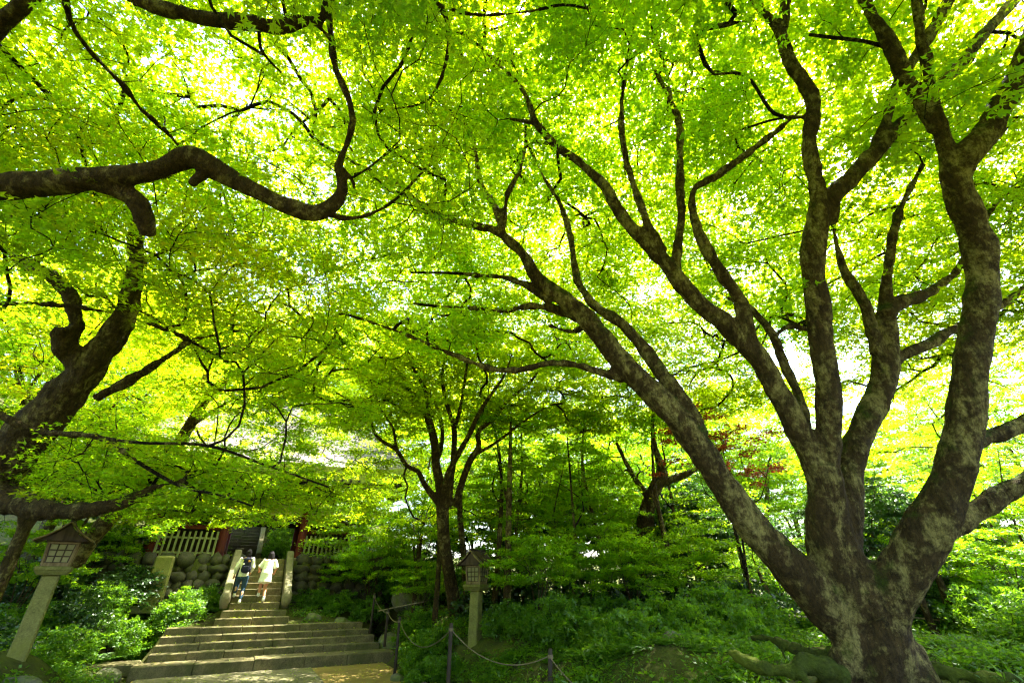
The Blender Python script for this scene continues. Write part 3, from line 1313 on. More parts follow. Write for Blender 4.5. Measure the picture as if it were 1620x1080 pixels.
    # barge boards
    for yy in (-1, 1):
        mb = MB()
        for sg in (-1, 1):
            mb.tube([(sg * u * hw, yy * (hl + .012), zr + z - .008) for u, z in prof], [.016 * k] * 4, 4)
        mb.build('barge_board', M['wood_tan'], e)
    return e


lantern('stone post lantern with a lit gable front leaning at the left edge', tuple(LANT_L), 2.02, R(38), 1.0)
LR = pY(751, 1015, 13.7)
lantern('smaller stone post lantern standing before the central multi-stemmed maple', (LR[0], LR[1], LR[2] - .05), 2.16, R(-28), .95)

# ------------------------------------------------------------------ rope posts
posts = [(587, 985, 938, 17.6, 'rope post at the top right end of the wide steps'),
         (610, 1003, 962, 15.9, 'second rope post beside the right end of the wide steps'),
         (626, 1046, 975, 14.3, 'rope post at the right corner of the lowest step'),
         (708, 1098, 985, 10.2, 'tall rope post in front of the smaller lantern'),
         (871, 1110, 1025, 8.8, 'rope post standing nearest to the bottom edge')]
tops = []
for px_, yb, yt, Y, lab in posts:
    b_ = pY(px_, yb, Y)
    t_ = pY(px_ + 2, yt, Y)
    e = empty('rope_post', tuple(b_))
    tag(e, lab, 'post', 'rope posts along the path')
    h = t_[2] - b_[2]
    mb = MB()
    lean = rng.uniform(-.02, .02, 2)
    mb.tube([(0, 0, -.3), (lean[0] * .3, 0, h * .4), (lean[0], lean[1], h - .02), (lean[0], lean[1], h)], [.04, .038, .036, .03], 9)
    mb.build('shaft', M['wood_grey'], e, True)
    mb = MB()
    mb.tube([(lean[0] - .0, lean[1] - .0, h - .13), (lean[0], lean[1], h - .08)], [.045, .045], 9, False)
    mb.build('rope_tie', M['rope'], e, True)
    tops.append(np.array([b_[0], b_[1], t_[2] - .1]))


def rope(p, q, sag, label):
    P = []
    for u in np.linspace(0, 1, 22):
        c = p * (1 - u) + q * u
        c = c - np.array([0, 0, sag * 4 * u * (1 - u)])
        P.append(c)
    mb = MB().tube(P, .009, 6)
    o = mb.build('rope', M['rope'], None, True, P[0])
    tag(o, label, 'rope', 'ropes slung between the posts')


rope(tops[0], tops[1], .12, 'pale rope between the two posts farthest up the wide steps')
rope(tops[1], tops[2], .10, 'pale rope down to the post on the lowest step')
rope(tops[2], tops[3], .42, 'long sagging rope between the lowest step and the tall post')
rope(tops[3], tops[4], .30, 'sagging rope between the tall post and the nearest post')
rope(tops[4], pY(1010, 1120, 7.0), .2, 'rope running from the nearest post to the lower right')


def bamboo_rail(label, pts, posts_at):
    P = [pz(*p) for p in pts]
    e = empty('bamboo_rail', tuple(P[0]))
    tag(e, label, 'fence')
    o3 = np.array(P[0])
    mb = MB()
    P2, r2 = resample(np.array(P), [.016] * len(P), .3)
    mb.tube(P2 - o3, r2, 7)
    mb.build('rail', M['bamboo'], e, True)
    for u in posts_at:
        k = P2[int(u * (len(P2) - 1))]
        z = gz(k[0], k[1]) - .2
        MB().tube([np.array([k[0], k[1] + .05, z]) - o3, np.array([k[0], k[1] + .05, k[2] + .06]) - o3], [.035, .03], 7).build('upright', M['wood_grey'], e, True)


bamboo_rail('bamboo rail right of the big maple trunk in the sunny clearing', [(1435, 975, 10.5), (1520, 984, 10.2), (1640, 994, 9.8)], (.1, .38, .7))
bamboo_rail('bamboo rail under the long left limb of the big maple', [(1180, 968, 10.4), (1250, 973, 10.3), (1340, 982, 10.0)], (.1, .5, .9))
bamboo_rail('thin bamboo rail behind the rope posts right of the steps', [(598, 966, 15.2), (640, 957, 15.2), (672, 951, 15.2)], (.8,))
bamboo_rail('far bamboo rail low behind the smaller lantern', [(735, 932, 17), (820, 932, 17), (930, 932, 17)], (.1, .5, .9))

# ================================================================== PEOPLE
def person(label, loc, rz, kind):
    """walking uphill, seen from behind; local +y is forward"""
    e = empty('person', loc, rz)
    tag(e, label, 'person')
    k = 1.0
    b = MB()
    V_ = lambda *a: np.array(a, float)
    if kind == 1:
        hipL, hipR = V_(-.09, 0, .80), V_(.09, -.02, .80)
        kneeL, anL = V_(-.12, .16, .56), V_(-.13, .10, .26)
        kneeR, anR = V_(.10, .02, .43), V_(.08, -.12, .08)
        footL, footR = V_(-.14, .27, .22), V_(.08, .03, .02)
        chest, neck, head = V_(0, .07, 1.18), V_(0, .10, 1.36), V_(.01, .13, 1.50)
        shL, shR = V_(-.17, .08, 1.29), V_(.17, .08, 1.29)
        elL, haL = V_(-.25, .02, 1.05), V_(-.27, .10, .84)
        elR, haR = V_(.24, .02, 1.05), V_(.20, .18, .92)
    else:
        hipL, hipR = V_(-.085, .01, .80), V_(.085, -.01, .80)
        kneeL, anL = V_(-.09, .17, .60), V_(-.10, .10, .27)
        kneeR, anR = V_(.05, .04, .43), V_(.07, -.17, .16)
        footL, footR = V_(-.10, .26, .22), V_(.075, -.10, .025)
        chest, neck, head = V_(.02, .10, 1.15), V_(.04, .15, 1.32), V_(.05, .19, 1.455)
        shL, shR = V_(-.13, .12, 1.25), V_(.19, .11, 1.25)
        elL, haL = V_(-.25, .12, 1.05), V_(-.24, .26, .98)
        elR, haR = V_(.29, .10, 1.03), V_(.27, .24, .93)
    pel = (hipL + hipR) / 2
    # body
    b.tube([pel - V_(0, 0, .05), pel + V_(0, 0, .06), (pel + chest) / 2, chest, (chest + neck) / 2 + V_(0, 0, .02)], [.125, .13, .105, .125, .09], 14)
    b.tube([shL, (shL + shR) / 2 + V_(0, 0, .02), shR], [.06, .085, .06], 12)
    b.tube([chest, neck, head - V_(0, 0, .05)], [.07, .05, .052], 10)
    b.ball(head, (.073, .09, .108), 14, 10)
    b.ball(head + V_(0, .085, -.015), (.014, .02, .02), 8, 6)          # nose
    b.ball(head + V_(0, .075, -.055), (.028, .014, .009), 8, 6)        # mouth
    b.ball(head + V_(0, .05, -.08), (.04, .035, .028), 8, 6)           # chin
    for sg in (-1, 1):
        b.ball(head + V_(sg * .074, -.005, -.01), (.012, .02, .03), 8, 6)  # ears
        b.ball(head + V_(sg * .03, .076, .01), (.014, .01, .009), 8, 6)    # eyes
    for hip, kn, an, ft in ((hipL, kneeL, anL, footL), (hipR, kneeR, anR, footR)):
        b.tube([hip, hip * .5 + kn * .5, kn, kn * .6 + an * .4 + V_(0, -.02, 0), an], [.088, .072, .052, .054, .034], 12)
        b.tube([an, (an + ft) / 2 + V_(0, 0, -.01), ft], [.034, .034, .024], 8)
    for sh, el, ha, sg in ((shL, elL, haL, -1), (shR, elR, haR, 1)):
        b.tube([sh, (sh + el) / 2, el, (el + ha) / 2, ha], [.05, .042, .036, .034, .023], 10)
        d = norm(ha - el)
        pc = ha + d * .045
        sd = norm(np.cross(d, V_(0, 0, 1)))
        b.tube([ha, pc, pc + d * .035], [.022, .032, .028], 8)
        for f, ln in zip((-1.5, -.5, .5, 1.5), (.055, .068, .064, .05)):
            r0 = pc + d * .03 + sd * f * .016
            b.tube([r0 - d * .02, r0 + d * ln * .55, r0 + d * ln + V_(0, .0, -.018)], [.009, .0085, .007], 6)
        b.tube([pc - sd * .02 * sg, pc - sd * sg * .042 + d * .03 + V_(0, .015, 0), pc - sd * sg * .045 + d * .055 + V_(0, .02, -.01)], [.011, .0095, .008], 6)
    remesh(b, 'body', M['skin'] if kind == 1 else M['skin_tan'], .0075, e, 0, 1, 1)
    # hair
    h = MB()
    hb = head + V_(0, -.018, .018)
    h.ball(hb, (.088, .098, .112), 14, 10)
    if kind == 1:
        h.tube([hb + V_(0, -.04, .02), hb + V_(0, -.06, -.09), hb + V_(.0, -.05, -.15)], [.08, .07, .045], 12)
        h.tube([hb + V_(-.06, -.01, 0), hb + V_(-.07, -.02, -.12)], [.035, .022], 8)
        h.tube([hb + V_(.06, -.01, 0), hb + V_(.07, -.02, -.12)], [.035, .022], 8)
    else:
        h.tube([hb + V_(0, -.03, .02), hb + V_(0, -.055, -.10), hb + V_(0, -.05, -.19)], [.085, .085, .07], 12)
        h.tube([hb + V_(-.06, 0, 0), hb + V_(-.075, -.02, -.17)], [.04, .03], 8)
        h.tube([hb + V_(.06, 0, 0), hb + V_(.075, -.02, -.17)], [.04, .03], 8)
    remesh(h, 'hair', M['hair'], .011, e, .004, 30, 1)
    # clothes
    c = MB()
    if kind == 1:
        c.tube([pel + V_(0, 0, -.02), pel + V_(0, 0, .10), (pel + chest) / 2, chest, chest + V_(0, .0, .10), neck - V_(0, 0, .05)], [.165, .155, .15, .155, .14, .075], 16)
        for sh, el, ha in ((shL, elL, haL), (shR, elR, haR)):
            c.tube([sh * .8 + chest * .2 + V_(0, 0, .06), sh, (sh + el) / 2, el, (el + ha) / 2, ha * .9 + el * .1], [.09, .078, .072, .068, .058, .045], 12)
        remesh(c, 'shirt', M['cream_cloth'], .013, e, .012, 14, 1)
        j = MB()
        j.tube([pel + V_(0, 0, -.10), pel + V_(0, 0, .05)], [.142, .145], 14)
        for hip, kn, an in ((hipL, kneeL, anL), (hipR, kneeR, anR)):
            j.tube([hip, (hip + kn) / 2, kn, (kn + an) / 2, an * .93 + kn * .07], [.106, .090, .072, .064, .052], 12)
        remesh(j, 'trousers', M['denim'], .013, e, .008, 16, 1)
    else:
        c.tube([pel + V_(0, -.01, -.20), pel + V_(0, 0, -.08), pel + V_(0, 0, .06), (pel + chest) / 2, chest, chest + V_(0, 0, .09), neck - V_(0, 0, .04)], [.205, .19, .175, .165, .16, .14, .08], 18)
        for sh, el in ((shL, elL), (shR, elR)):
            c.tube([sh * .8 + chest * .2 + V_(0, 0, .05), sh, sh * .35 + el * .65, sh * .1 + el * .9], [.09, .082, .08, .082], 12)
        remesh(c, 'dress', M['white_cloth'], .013, e, .010, 12, 1)
    for an, ft in ((anL, footL), (anR, footR)):
        s_ = MB()
        dn = norm((ft - an) * V_(1, 1, 0))
        heel = an - dn * .05 + V_(0, 0, -.055)
        toe = ft + V_(0, 0, -.005) + dn * .06
        s_.tube([heel, (heel + toe) / 2 + V_(0, 0, .01), toe], [.047, .05, .036], 10)
        s_.tube([an + V_(0, 0, .02), an + V_(0, 0, -.05)], [.045, .046], 10)
        remesh(s_, 'shoe', M['shoe'], .009, e, 0, 1, 1)
    if kind == 1:
        bp = empty('backpack', loc, rz)
        tag(bp, 'dark navy backpack with an orange badge on the back of the left walker', 'backpack')
        m_ = MB()
        ctr = chest + V_(.04, -.23, -.06)
        m_.box(ctr, (.30, .15, .40), 0, .82, .05)
        m_.ball(ctr + V_(0, 0, -.12), (.165, .10, .13), 12, 8)
        m_.ball(ctr + V_(0, 0, .17), (.12, .08, .08), 12, 8)
        remesh(m_, 'sack', M['navy'], .014, bp, .006, 12, 3)
        m_ = MB()
        m_.box(ctr + V_(0, -.10, -.11), (.22, .06, .17), 0, .9, .025)
        m_.build('front_pocket', M['navy'], bp, False)
        m_ = MB()
        m_.ball(ctr + V_(.05, -.088, .12), (.04, .012, .03), 10, 6)
        m_.build('badge', M['badge'], bp, True)
        m_ = MB()
        m_.ball(ctr + V_(-.10, -.095, .03), (.03, .012, .025), 8, 6)
        m_.build('tag', M['white_cloth'], bp, True)
        for sg in (-1, 1):
            m_ = MB()
            m_.tube([ctr + V_(sg * .09, .05, .16), shL * V_(0, 1, 1) + V_(sg * .10, -.09, .03), shL * V_(0, 1, 1) + V_(sg * .115, .0, .09), shL * V_(0, 1, 1) + V_(sg * .12, .10, .0), chest + V_(sg * .15, .12, -.1), chest + V_(sg * .17, -.06, -.26)], [.022] * 6, 8)
            m_.build('strap', M['navy'], bp, True)
    return e


pS = lambda px, t, z: (lambda r: (np.array([0, 0, H]) + r * (t / r.dot(BX))) * np.array([1, 1, 0]) + np.array([0, 0, z]))(ray(px, 945))
person('person in a cream long sleeved shirt and dark jeans climbing with a backpack', tuple(pS(376, 19.66, 1.56)), ANG - .05, 1)
person('person with dark hair in a short white dress climbing the stairs without a bag', tuple(pS(413, 19.66, 1.56)), ANG + .02, 2)

# ================================================================== BIG MAPLE (right)
L1 = []
def tl(*pts):
    return list(pts)

T1 = [
    # trunk and root swelling
    tl((1395, 1160, 190, 5.05), (1392, 1100, 158, 5.15), (1386, 1040, 134, 5.2), (1380, 985, 122, 5.28), (1368, 935, 112, 5.35)),
    tl((1350, 1000, 60, 5.15), (1338, 1050, 66, 5.1), (1300, 1110, 60, 4.95), (1250, 1160, 40, 4.8)),
    tl((1430, 1020, 56, 5.2), (1452, 1075, 60, 5.0), (1500, 1130, 50, 4.9), (1550, 1160, 30, 4.8)),
    tl((1340, 985, 60, 5.2), (1350, 1040, 70, 5.2), (1355, 1100, 60, 5.1)),
    tl((1400, 1020, 60, 5.02), (1412, 1130, 50, 4.85)),
    # long left limb
    tl((1362, 995, 90, 5.3), (1318, 962, 80, 5.35), (1266, 912, 64, 5.45), (1215, 860, 52, 5.6), (1160, 790, 47, 5.8), (1105, 705, 44, 6.0), (1060, 650, 41, 6.2), (1005, 595, 37, 6.4),
       (965, 550, 34, 6.6), (930, 505, 30, 6.8), (885, 468, 24, 7.0), (850, 440, 20, 7.1), (825, 400, 17, 7.3), (785, 366, 14, 7.4), (740, 355, 12, 7.6), (680, 334, 10, 7.8), (640, 300, 8, 8.0), (605, 278, 6, 8.2), (560, 258, 4, 8.4)),
    tl((798, 374, 13, 7.35), (785, 330, 11, 7.5), (760, 290, 10, 7.7), (752, 240, 8, 7.9), (738, 200, 6, 8.1), (690, 155, 4, 8.4)),
    tl((797, 360, 11, 7.4), (802, 310, 10, 7.5), (820, 275, 8, 7.7), (831, 235, 6, 7.9), (832, 200, 4, 8.1)),
    tl((985, 599, 16, 6.45), (940, 585, 14, 6.6), (905, 576, 13, 6.8), (865, 575, 12, 7.0), (820, 585, 11, 7.2), (775, 582, 10, 7.5), (730, 566, 9, 7.8), (690, 550, 8, 8.1), (660, 536, 7, 8.4), (600, 514, 5, 8.9), (545, 496, 4, 9.4)),
    tl((1110, 690, 30, 6.05), (1080, 635, 26, 6.3), (1048, 593, 23, 6.5), (1030, 565, 21, 6.7), (985, 512, 17, 7.0), (950, 490, 15, 7.2), (925, 465, 13, 7.4), (911, 435, 12, 7.6), (906, 395, 10, 7.8), (898, 358, 9, 8.0), (884, 318, 8, 8.2), (860, 280, 6, 8.5), (836, 230, 4, 8.8)),
    tl((915, 503, 16, 6.9), (885, 491, 14, 7.1), (840, 484, 12, 7.3), (800, 491, 9, 7.6), (750, 487, 7, 7.9), (690, 484, 5, 8.2), (655, 480, 4, 8.4)),
    tl((870, 474, 18, 7.05), (830, 450, 13, 7.3), (795, 438, 9, 7.6), (765, 437, 7, 7.8), (720, 432, 5, 8.0), (650, 431, 3, 8.4)),
    tl((958, 555, 20, 6.65), (930, 515, 14, 6.9), (905, 525, 9, 7.2), (870, 515, 7, 7.5)),
    # centre stems
    tl((1368, 960, 104, 5.3), (1335, 905, 92, 5.42), (1313, 855, 80, 5.5), (1308, 790, 64, 5.6), (1300, 735, 56, 5.7)),
    tl((1298, 750, 46, 5.7), (1268, 690, 41, 5.85), (1232, 620, 37, 6.0), (1195, 560, 34, 6.2), (1150, 515, 31, 6.4), (1088, 462, 28, 6.6), (1050, 412, 24, 6.8), (1020, 383, 22, 7.0), (990, 350, 20, 7.1), (970, 318, 18, 7.2),
       (955, 292, 16, 7.4), (920, 260, 15, 7.6), (885, 235, 14, 7.7), (850, 197, 12, 7.9), (828, 145, 9, 8.2), (795, 108, 7, 8.4), (760, 75, 5, 8.6)),
    tl((855, 198, 10, 7.9), (830, 192, 8, 8.0), (805, 188, 7, 8.1)),
    tl((1048, 400, 20, 6.85), (1025, 355, 14, 7.0), (1005, 300, 12, 7.3), (990, 250, 11, 7.5), (983, 200, 11, 7.7), (987, 130, 8, 8.0), (1000, 60, 5, 8.3)),
    tl((1068, 435, 22, 6.75), (1072, 390, 17, 6.9), (1078, 330, 15, 7.1), (1075, 250, 14, 7.4), (1075, 195, 13, 7.6), (1058, 155, 9, 7.8), (1028, 95, 6, 8.0)),
    tl((1068, 180, 8, 7.7), (1052, 105, 6, 8.0), (1030, 40, 4, 8.3)),
    tl((1185, 545, 30, 6.25), (1172, 480, 26, 6.4), (1140, 430, 23, 6.5), (1112, 382, 19, 6.7), (1096, 335, 14, 6.9), (1098, 300, 12, 7.0), (1130, 280, 13, 7.1), (1180, 245, 11, 7.2), (1225, 210, 9, 7.3), (1265, 177, 6, 7.4)),
    tl((1275, 680, 22, 5.95), (1262, 620, 19, 6.2), (1240, 575, 17, 6.4), (1222, 528, 15, 6.6), (1185, 487, 12, 6.9), (1150, 470, 8, 7.2)),
    tl((1224, 532, 9, 6.6), (1250, 515, 8, 6.8), (1285, 522, 8, 6.9), (1310, 500, 6, 7.2)),
    tl((1305, 740, 46, 5.7), (1312, 680, 42, 5.75), (1308, 610, 42, 5.85), (1300, 545, 43, 6.0), (1292, 475, 42, 6.1), (1286, 400, 42, 6.2), (1296, 330, 36, 6.35), (1290, 280, 28, 6.45), (1280, 225, 28, 6.55), (1287, 165, 30, 6.7),
       (1270, 130, 27, 6.8), (1246, 90, 25, 6.9), (1232, 45, 21, 7.0), (1203, 15, 17, 7.1), (1175, -25, 14, 7.2), (1120, -70, 8, 7.5)),
    tl((1236, 55, 18, 7.0), (1243, 0, 18, 7.1), (1250, -60, 12, 7.3)),
    tl((1308, 350, 34, 6.35), (1318, 312, 32, 6.4), (1345, 283, 28, 6.5), (1380, 246, 26, 6.6), (1430, 192, 20, 6.8), (1470, 150, 18, 7.0), (1530, 90, 18, 7.2), (1560, 50, 18, 7.4), (1610, -5, 16, 7.6), (1660, -60, 9, 7.9)),
    tl((1378, 246, 18, 6.65), (1402, 190, 17, 6.8), (1420, 130, 17, 7.0), (1468, 60, 20, 7.2), (1507, -10, 18, 7.4), (1540, -70, 9, 7.7)),
    tl((1276, 185, 9, 6.7), (1225, 180, 7, 6.8), (1180, 120, 6, 7.0), (1130, 118, 4, 7.2)),
    tl((1330, 870, 72, 5.5), (1340, 790, 54, 5.7), (1352, 715, 48, 5.95), (1378, 650, 48, 6.15), (1400, 590, 48, 6.3), (1402, 530, 42, 6.5), (1400, 480, 24, 6.7), (1408, 400, 18, 6.9), (1425, 330, 14, 7.2), (1460, 260, 9, 7.5)),
    tl((1388, 560, 26, 6.35), (1368, 480, 20, 6.6), (1345, 445, 16, 6.8), (1330, 412, 13, 7.0), (1318, 360, 8, 7.3)),
    tl((1400, 500, 30, 6.55), (1425, 478, 24, 6.7), (1470, 462, 18, 6.9), (1520, 420, 13, 7.2), (1570, 330, 9, 7.5), (1620, 280, 6, 7.8)),
    tl((1400, 590, 22, 6.3), (1428, 562, 22, 6.4), (1470, 545, 20, 6.5), (1505, 522, 18, 6.6), (1560, 498, 16, 6.7), (1640, 445, 14, 6.9), (1720, 400, 8, 7.2)),
    # right stem
    tl((1385, 1000, 100, 5.25), (1405, 940, 104, 5.2), (1440, 885, 98, 5.15), (1475, 825, 92, 5.1), (1503, 760, 78, 5.1), (1524, 680, 70, 5.15), (1533, 600, 66, 5.2), (1545, 530, 64, 5.3), (1553, 450, 62, 5.4), (1548, 385, 60, 5.5), (1522, 320, 54, 5.6), (1508, 270, 50, 5.7)),
    tl((1510, 290, 44, 5.65), (1495, 225, 30, 5.8), (1476, 165, 27, 5.9), (1466, 100, 24, 6.0), (1456, 50, 21, 6.1), (1448, -20, 18, 6.3), (1440, -90, 10, 6.6)),
    tl((1480, 205, 30, 5.85), (1458, 165, 32, 5.95), (1430, 115, 34, 6.05), (1406, 65, 32, 6.15), (1378, 20, 25, 6.3), (1358, -20, 22, 6.4), (1320, -90, 12, 6.7)),
    tl((1512, 280, 44, 5.7), (1535, 240, 46, 5.7), (1562, 208, 42, 5.75), (1585, 165, 40, 5.8), (1612, 115, 38, 5.85), (1632, 60, 34, 5.9), (1650, 0, 26, 6.1), (1680, -80, 14, 6.4)),
    tl((1490, 838, 52, 5.1), (1535, 815, 42, 5.1), (1585, 782, 37, 5.1), (1645, 748, 34, 5.1), (1740, 690, 26, 5.2), (1840, 600, 16, 5.4)),
    tl((1540, 700, 30, 5.25), (1575, 688, 30, 5.35), (1625, 668, 28, 5.4), (1700, 630, 20, 5.6), (1800, 540, 12, 5.9)),
    tl((1408, 77, 9, 6.2), (1370, 66, 7, 6.3), (1320, 60, 7, 6.4), (1280, 55, 6, 6.5)),
]
cur = traced(T1)
root = empty('maple_tree', tuple(TR1 + np.array([0, 0, -.1])))
tag(root, 'huge old maple with a pale lichened trunk dividing into many thick limbs at the right', 'tree')
c1 = (1.6, 6.4, 7.2)
A = np.concatenate([dome_even(3700, c1, (9.8, 8.8, 5.2), (.9, 1.0)), dome_even(3300, c1, (9.8, 8.8, 5.8), (1.0, 1.14), -.05)])
A = A[A[:, 2] > 6.4]
A = A[(A[:, 0] > -4.2) | (rng.uniform(size=len(A)) < .5)]
I_ = dome(2600, c1, (9.2, 8.2, 5.0), (.5, .86), -.06)
I_ = I_[(I_[:, 2] > 6.2) & (I_[:, 0] > -2.0)]
I_ = I_[np.sin(I_[:, 0] * 1.5 + 1.2 * np.sin(I_[:, 1] * .9)) * np.cos(I_[:, 1] * 1.6 + np.sin(I_[:, 2] * 2)) > .34]
n_out = len(A)
A = np.concatenate([A, I_])
# the skirt: hanging low fans at the outer rim
B_ = dome(230, (2.0, 8.5, 5.4), (9.5, 8.0, 2.4), (.85, 1.05), -.25, maxz=.5)
x_, y_, f_ = proj(B_)
B_ = B_[(B_[:, 1] > 9) & (np.hypot(B_[:, 0], B_[:, 1]) > 9.0) & ~((y_ > 620) & (f_ > .3) & (x_ < 1250))]
tips = np.concatenate([P[-1:] + rng.normal(size=(3, 3)) * [.5, .5, .2] + (P[-1] - P[-4]) * 1.2 for P, r in cur[4:]] + [P[r < .07][::5] + rng.normal(size=P[r < .07][::5].shape) * np.array([.7, .7, .25]) + [0, 0, .35] for P, r in cur])
tips = tips[tips[:, 2] > 5.6]
A = np.concatenate([A, B_, tips])
A = A[keep(A)]
A = A[unveil(A, cur)]
# keep the near air below the crown free
A = A[np.linalg.norm(A - np.array([0, 0, H]), axis=1) > 4.6]
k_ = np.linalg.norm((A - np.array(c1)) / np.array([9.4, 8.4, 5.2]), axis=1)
tint = np.clip(.3 + .62 * sm(.65, 1.0, k_) + .18 * np.sin(A[:, 0] * .7) * np.cos(A[:, 1] * .6) + rng.normal(size=len(A)) * .16, 0, 1)  # inner sprays darker green, outer ones yellow: crown shade put into the leaf tint
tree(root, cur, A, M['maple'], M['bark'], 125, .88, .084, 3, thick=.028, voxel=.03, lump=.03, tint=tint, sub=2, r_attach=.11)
# mossy surface roots
for k, pts in enumerate([[(1335, 1075, 70, 4.9), (1280, 1052, 44, 5.0), (1225, 1058, 38, 5.1), (1180, 1040, 34, 5.3), (1150, 1035, 18, 5.4)],
                         [(1345, 1050, 50, 5.1), (1290, 1030, 30, 5.5), (1230, 1015, 22, 5.9), (1190, 1010, 12, 6.2)],
                         [(1440, 1070, 70, 5.0), (1500, 1062, 40, 4.9), (1580, 1072, 32, 4.7), (1680, 1090, 20, 4.5)],
                         [(1330, 1110, 60, 4.8), (1250, 1100, 34, 4.7), (1180, 1110, 22, 4.6)]]):
    (P, r), = traced([pts])
    P = P - np.array(root.location)
    r = r * .64 * (1 + .2 * np.sin(np.arange(len(r)) * 1.1 + k))
    P = P + np.stack([.03 * np.sin(np.arange(len(r)) * .9), .03 * np.cos(np.arange(len(r)) * .7), .025 * np.sin(np.arange(len(r)) * .8 + 1)], 1)
    mb = MB().tube(P, r, 12)
    for j in range(3, len(P) - 2, 4):
        e = P[j] + np.array([rng.uniform(-.25, .25), rng.uniform(-.3, -.1), -.22])
        mb.tube([P[j], (P[j] + e) / 2 + [0, 0, .03], e], [r[j] * .5, r[j] * .4, r[j] * .2], 8)
    remesh(mb, 'root', M['moss'], .018, root, .045, 6.0, 1)

# ================================================================== CENTRAL MULTI-STEMMED MAPLE
D3 = 14.0
T3 = [
    [(722, 1000, 34, D3), (720, 968, 27, D3), (712, 915, 24, D3), (703, 860, 23, D3), (700, 810, 24, D3), (700, 772, 22, D3)],
    [(733, 995, 20, D3 + .3), (738, 940, 14, D3 + .4), (734, 880, 12, D3 + .4), (728, 820, 11, D3 + .4), (727, 770, 10, D3 + .3)],
    [(698, 790, 20, D3), (696, 765, 18, D3), (690, 736, 17, D3 + .1), (687, 698, 16, D3 + .2), (674, 654, 14, 14.3), (655, 635, 11, 14.4), (636, 595, 9, 14.5), (620, 580, 7, 14.6), (600, 560, 6, 14.8), (560, 540, 4, 15)],
    [(676, 655, 11, 14.3), (674, 620, 9, 14.3), (658, 590, 7, 14.4), (646, 560, 6, 14.5), (638, 515, 4, 14.6)],
    [(697, 800, 15, D3), (671, 765, 11, 13.9), (662, 746, 10, 13.8), (643, 736, 9, 13.7), (627, 711, 9, 13.6), (605, 698, 8, 13.5), (592, 683, 7, 13.4), (580, 651, 6, 13.3), (551, 632, 5, 13.2), (525, 617, 3, 13.2)],
    [(627, 708, 7, 13.6), (621, 676, 6, 13.6), (602, 645, 4, 13.6), (590, 610, 3, 13.6)],
    [(703, 800, 16, 14), (706, 761, 12, 13.8), (715, 736, 11, 13.7), (740, 692, 10, 13.5), (753, 664, 9, 13.4), (769, 635, 7, 13.3), (797, 595, 5, 13.2), (810, 560, 4, 13.2)],
    [(708, 800, 15, 14), (713, 764, 12, 14), (718, 717, 11, 14.1), (718, 676, 10, 14.2), (706, 636, 8, 14.4), (700, 590, 6, 14.6), (712, 540, 4, 14.8)],
    [(718, 680, 9, 14.2), (726, 655, 8, 14.2), (734, 610, 6, 14.3), (742, 555, 4, 14.4)],
    [(722, 800, 15, 14), (729, 768, 13, 14), (743, 730, 12, 14.1), (757, 706, 11, 14.2), (757, 682, 9, 14.3), (780, 663, 8, 14.4), (803, 635, 7, 14.5), (844, 598, 5, 14.6), (860, 560, 3, 14.8)],
    [(757, 716, 8, 14.2), (787, 698, 6, 14.3), (832, 664, 5, 14.4), (870, 640, 3, 14.5)],
    [(690, 740, 9, 14.1), (700, 690, 8, 14.6), (690, 640, 7, 15), (660, 600, 5, 15.4)],
]
cur = [(P, r * .85) for P, r in traced(T3)]
b3 = cur[0][0][0]
root = empty('maple_tree', (b3[0], b3[1], gz(b3[0], b3[1]) - .1))
tag(root, 'central maple with several dark slender stems rising from one base behind the smaller lantern', 'tree')
A = dome(620, (b3[0], b3[1] + .8, 6.9), (5.8, 4.8, 4.2), (.85, 1.05), -.1)
low = dome(60, (b3[0] - .2, b3[1] + .4, 3.9), (3.3, 2.2, .7), (.3, 1), -.8)
tips = np.concatenate([P[r < .05][::5] + rng.normal(size=P[r < .05][::5].shape) * .4 + [0, .4, .2] for P, r in cur])
n_ = 60
veil = np.array([pz(a_, b_, c_) for a_, b_, c_ in zip(rng.uniform(560, 680, n_), rng.uniform(620, 800, n_), rng.uniform(13.5, 16, n_))])
A = np.concatenate([A, low, tips, veil])
A = A[keep(A)]
A = A[unveil(A, cur, .04, 8, .35)]
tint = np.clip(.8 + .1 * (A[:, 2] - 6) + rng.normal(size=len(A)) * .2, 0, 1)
tree(root, cur, A, M['maple'], M['bark_dark'], 90, .62, .085, 3, thick=.03, voxel=.03, lump=.012, tint=tint, sub=0, r_attach=.07)

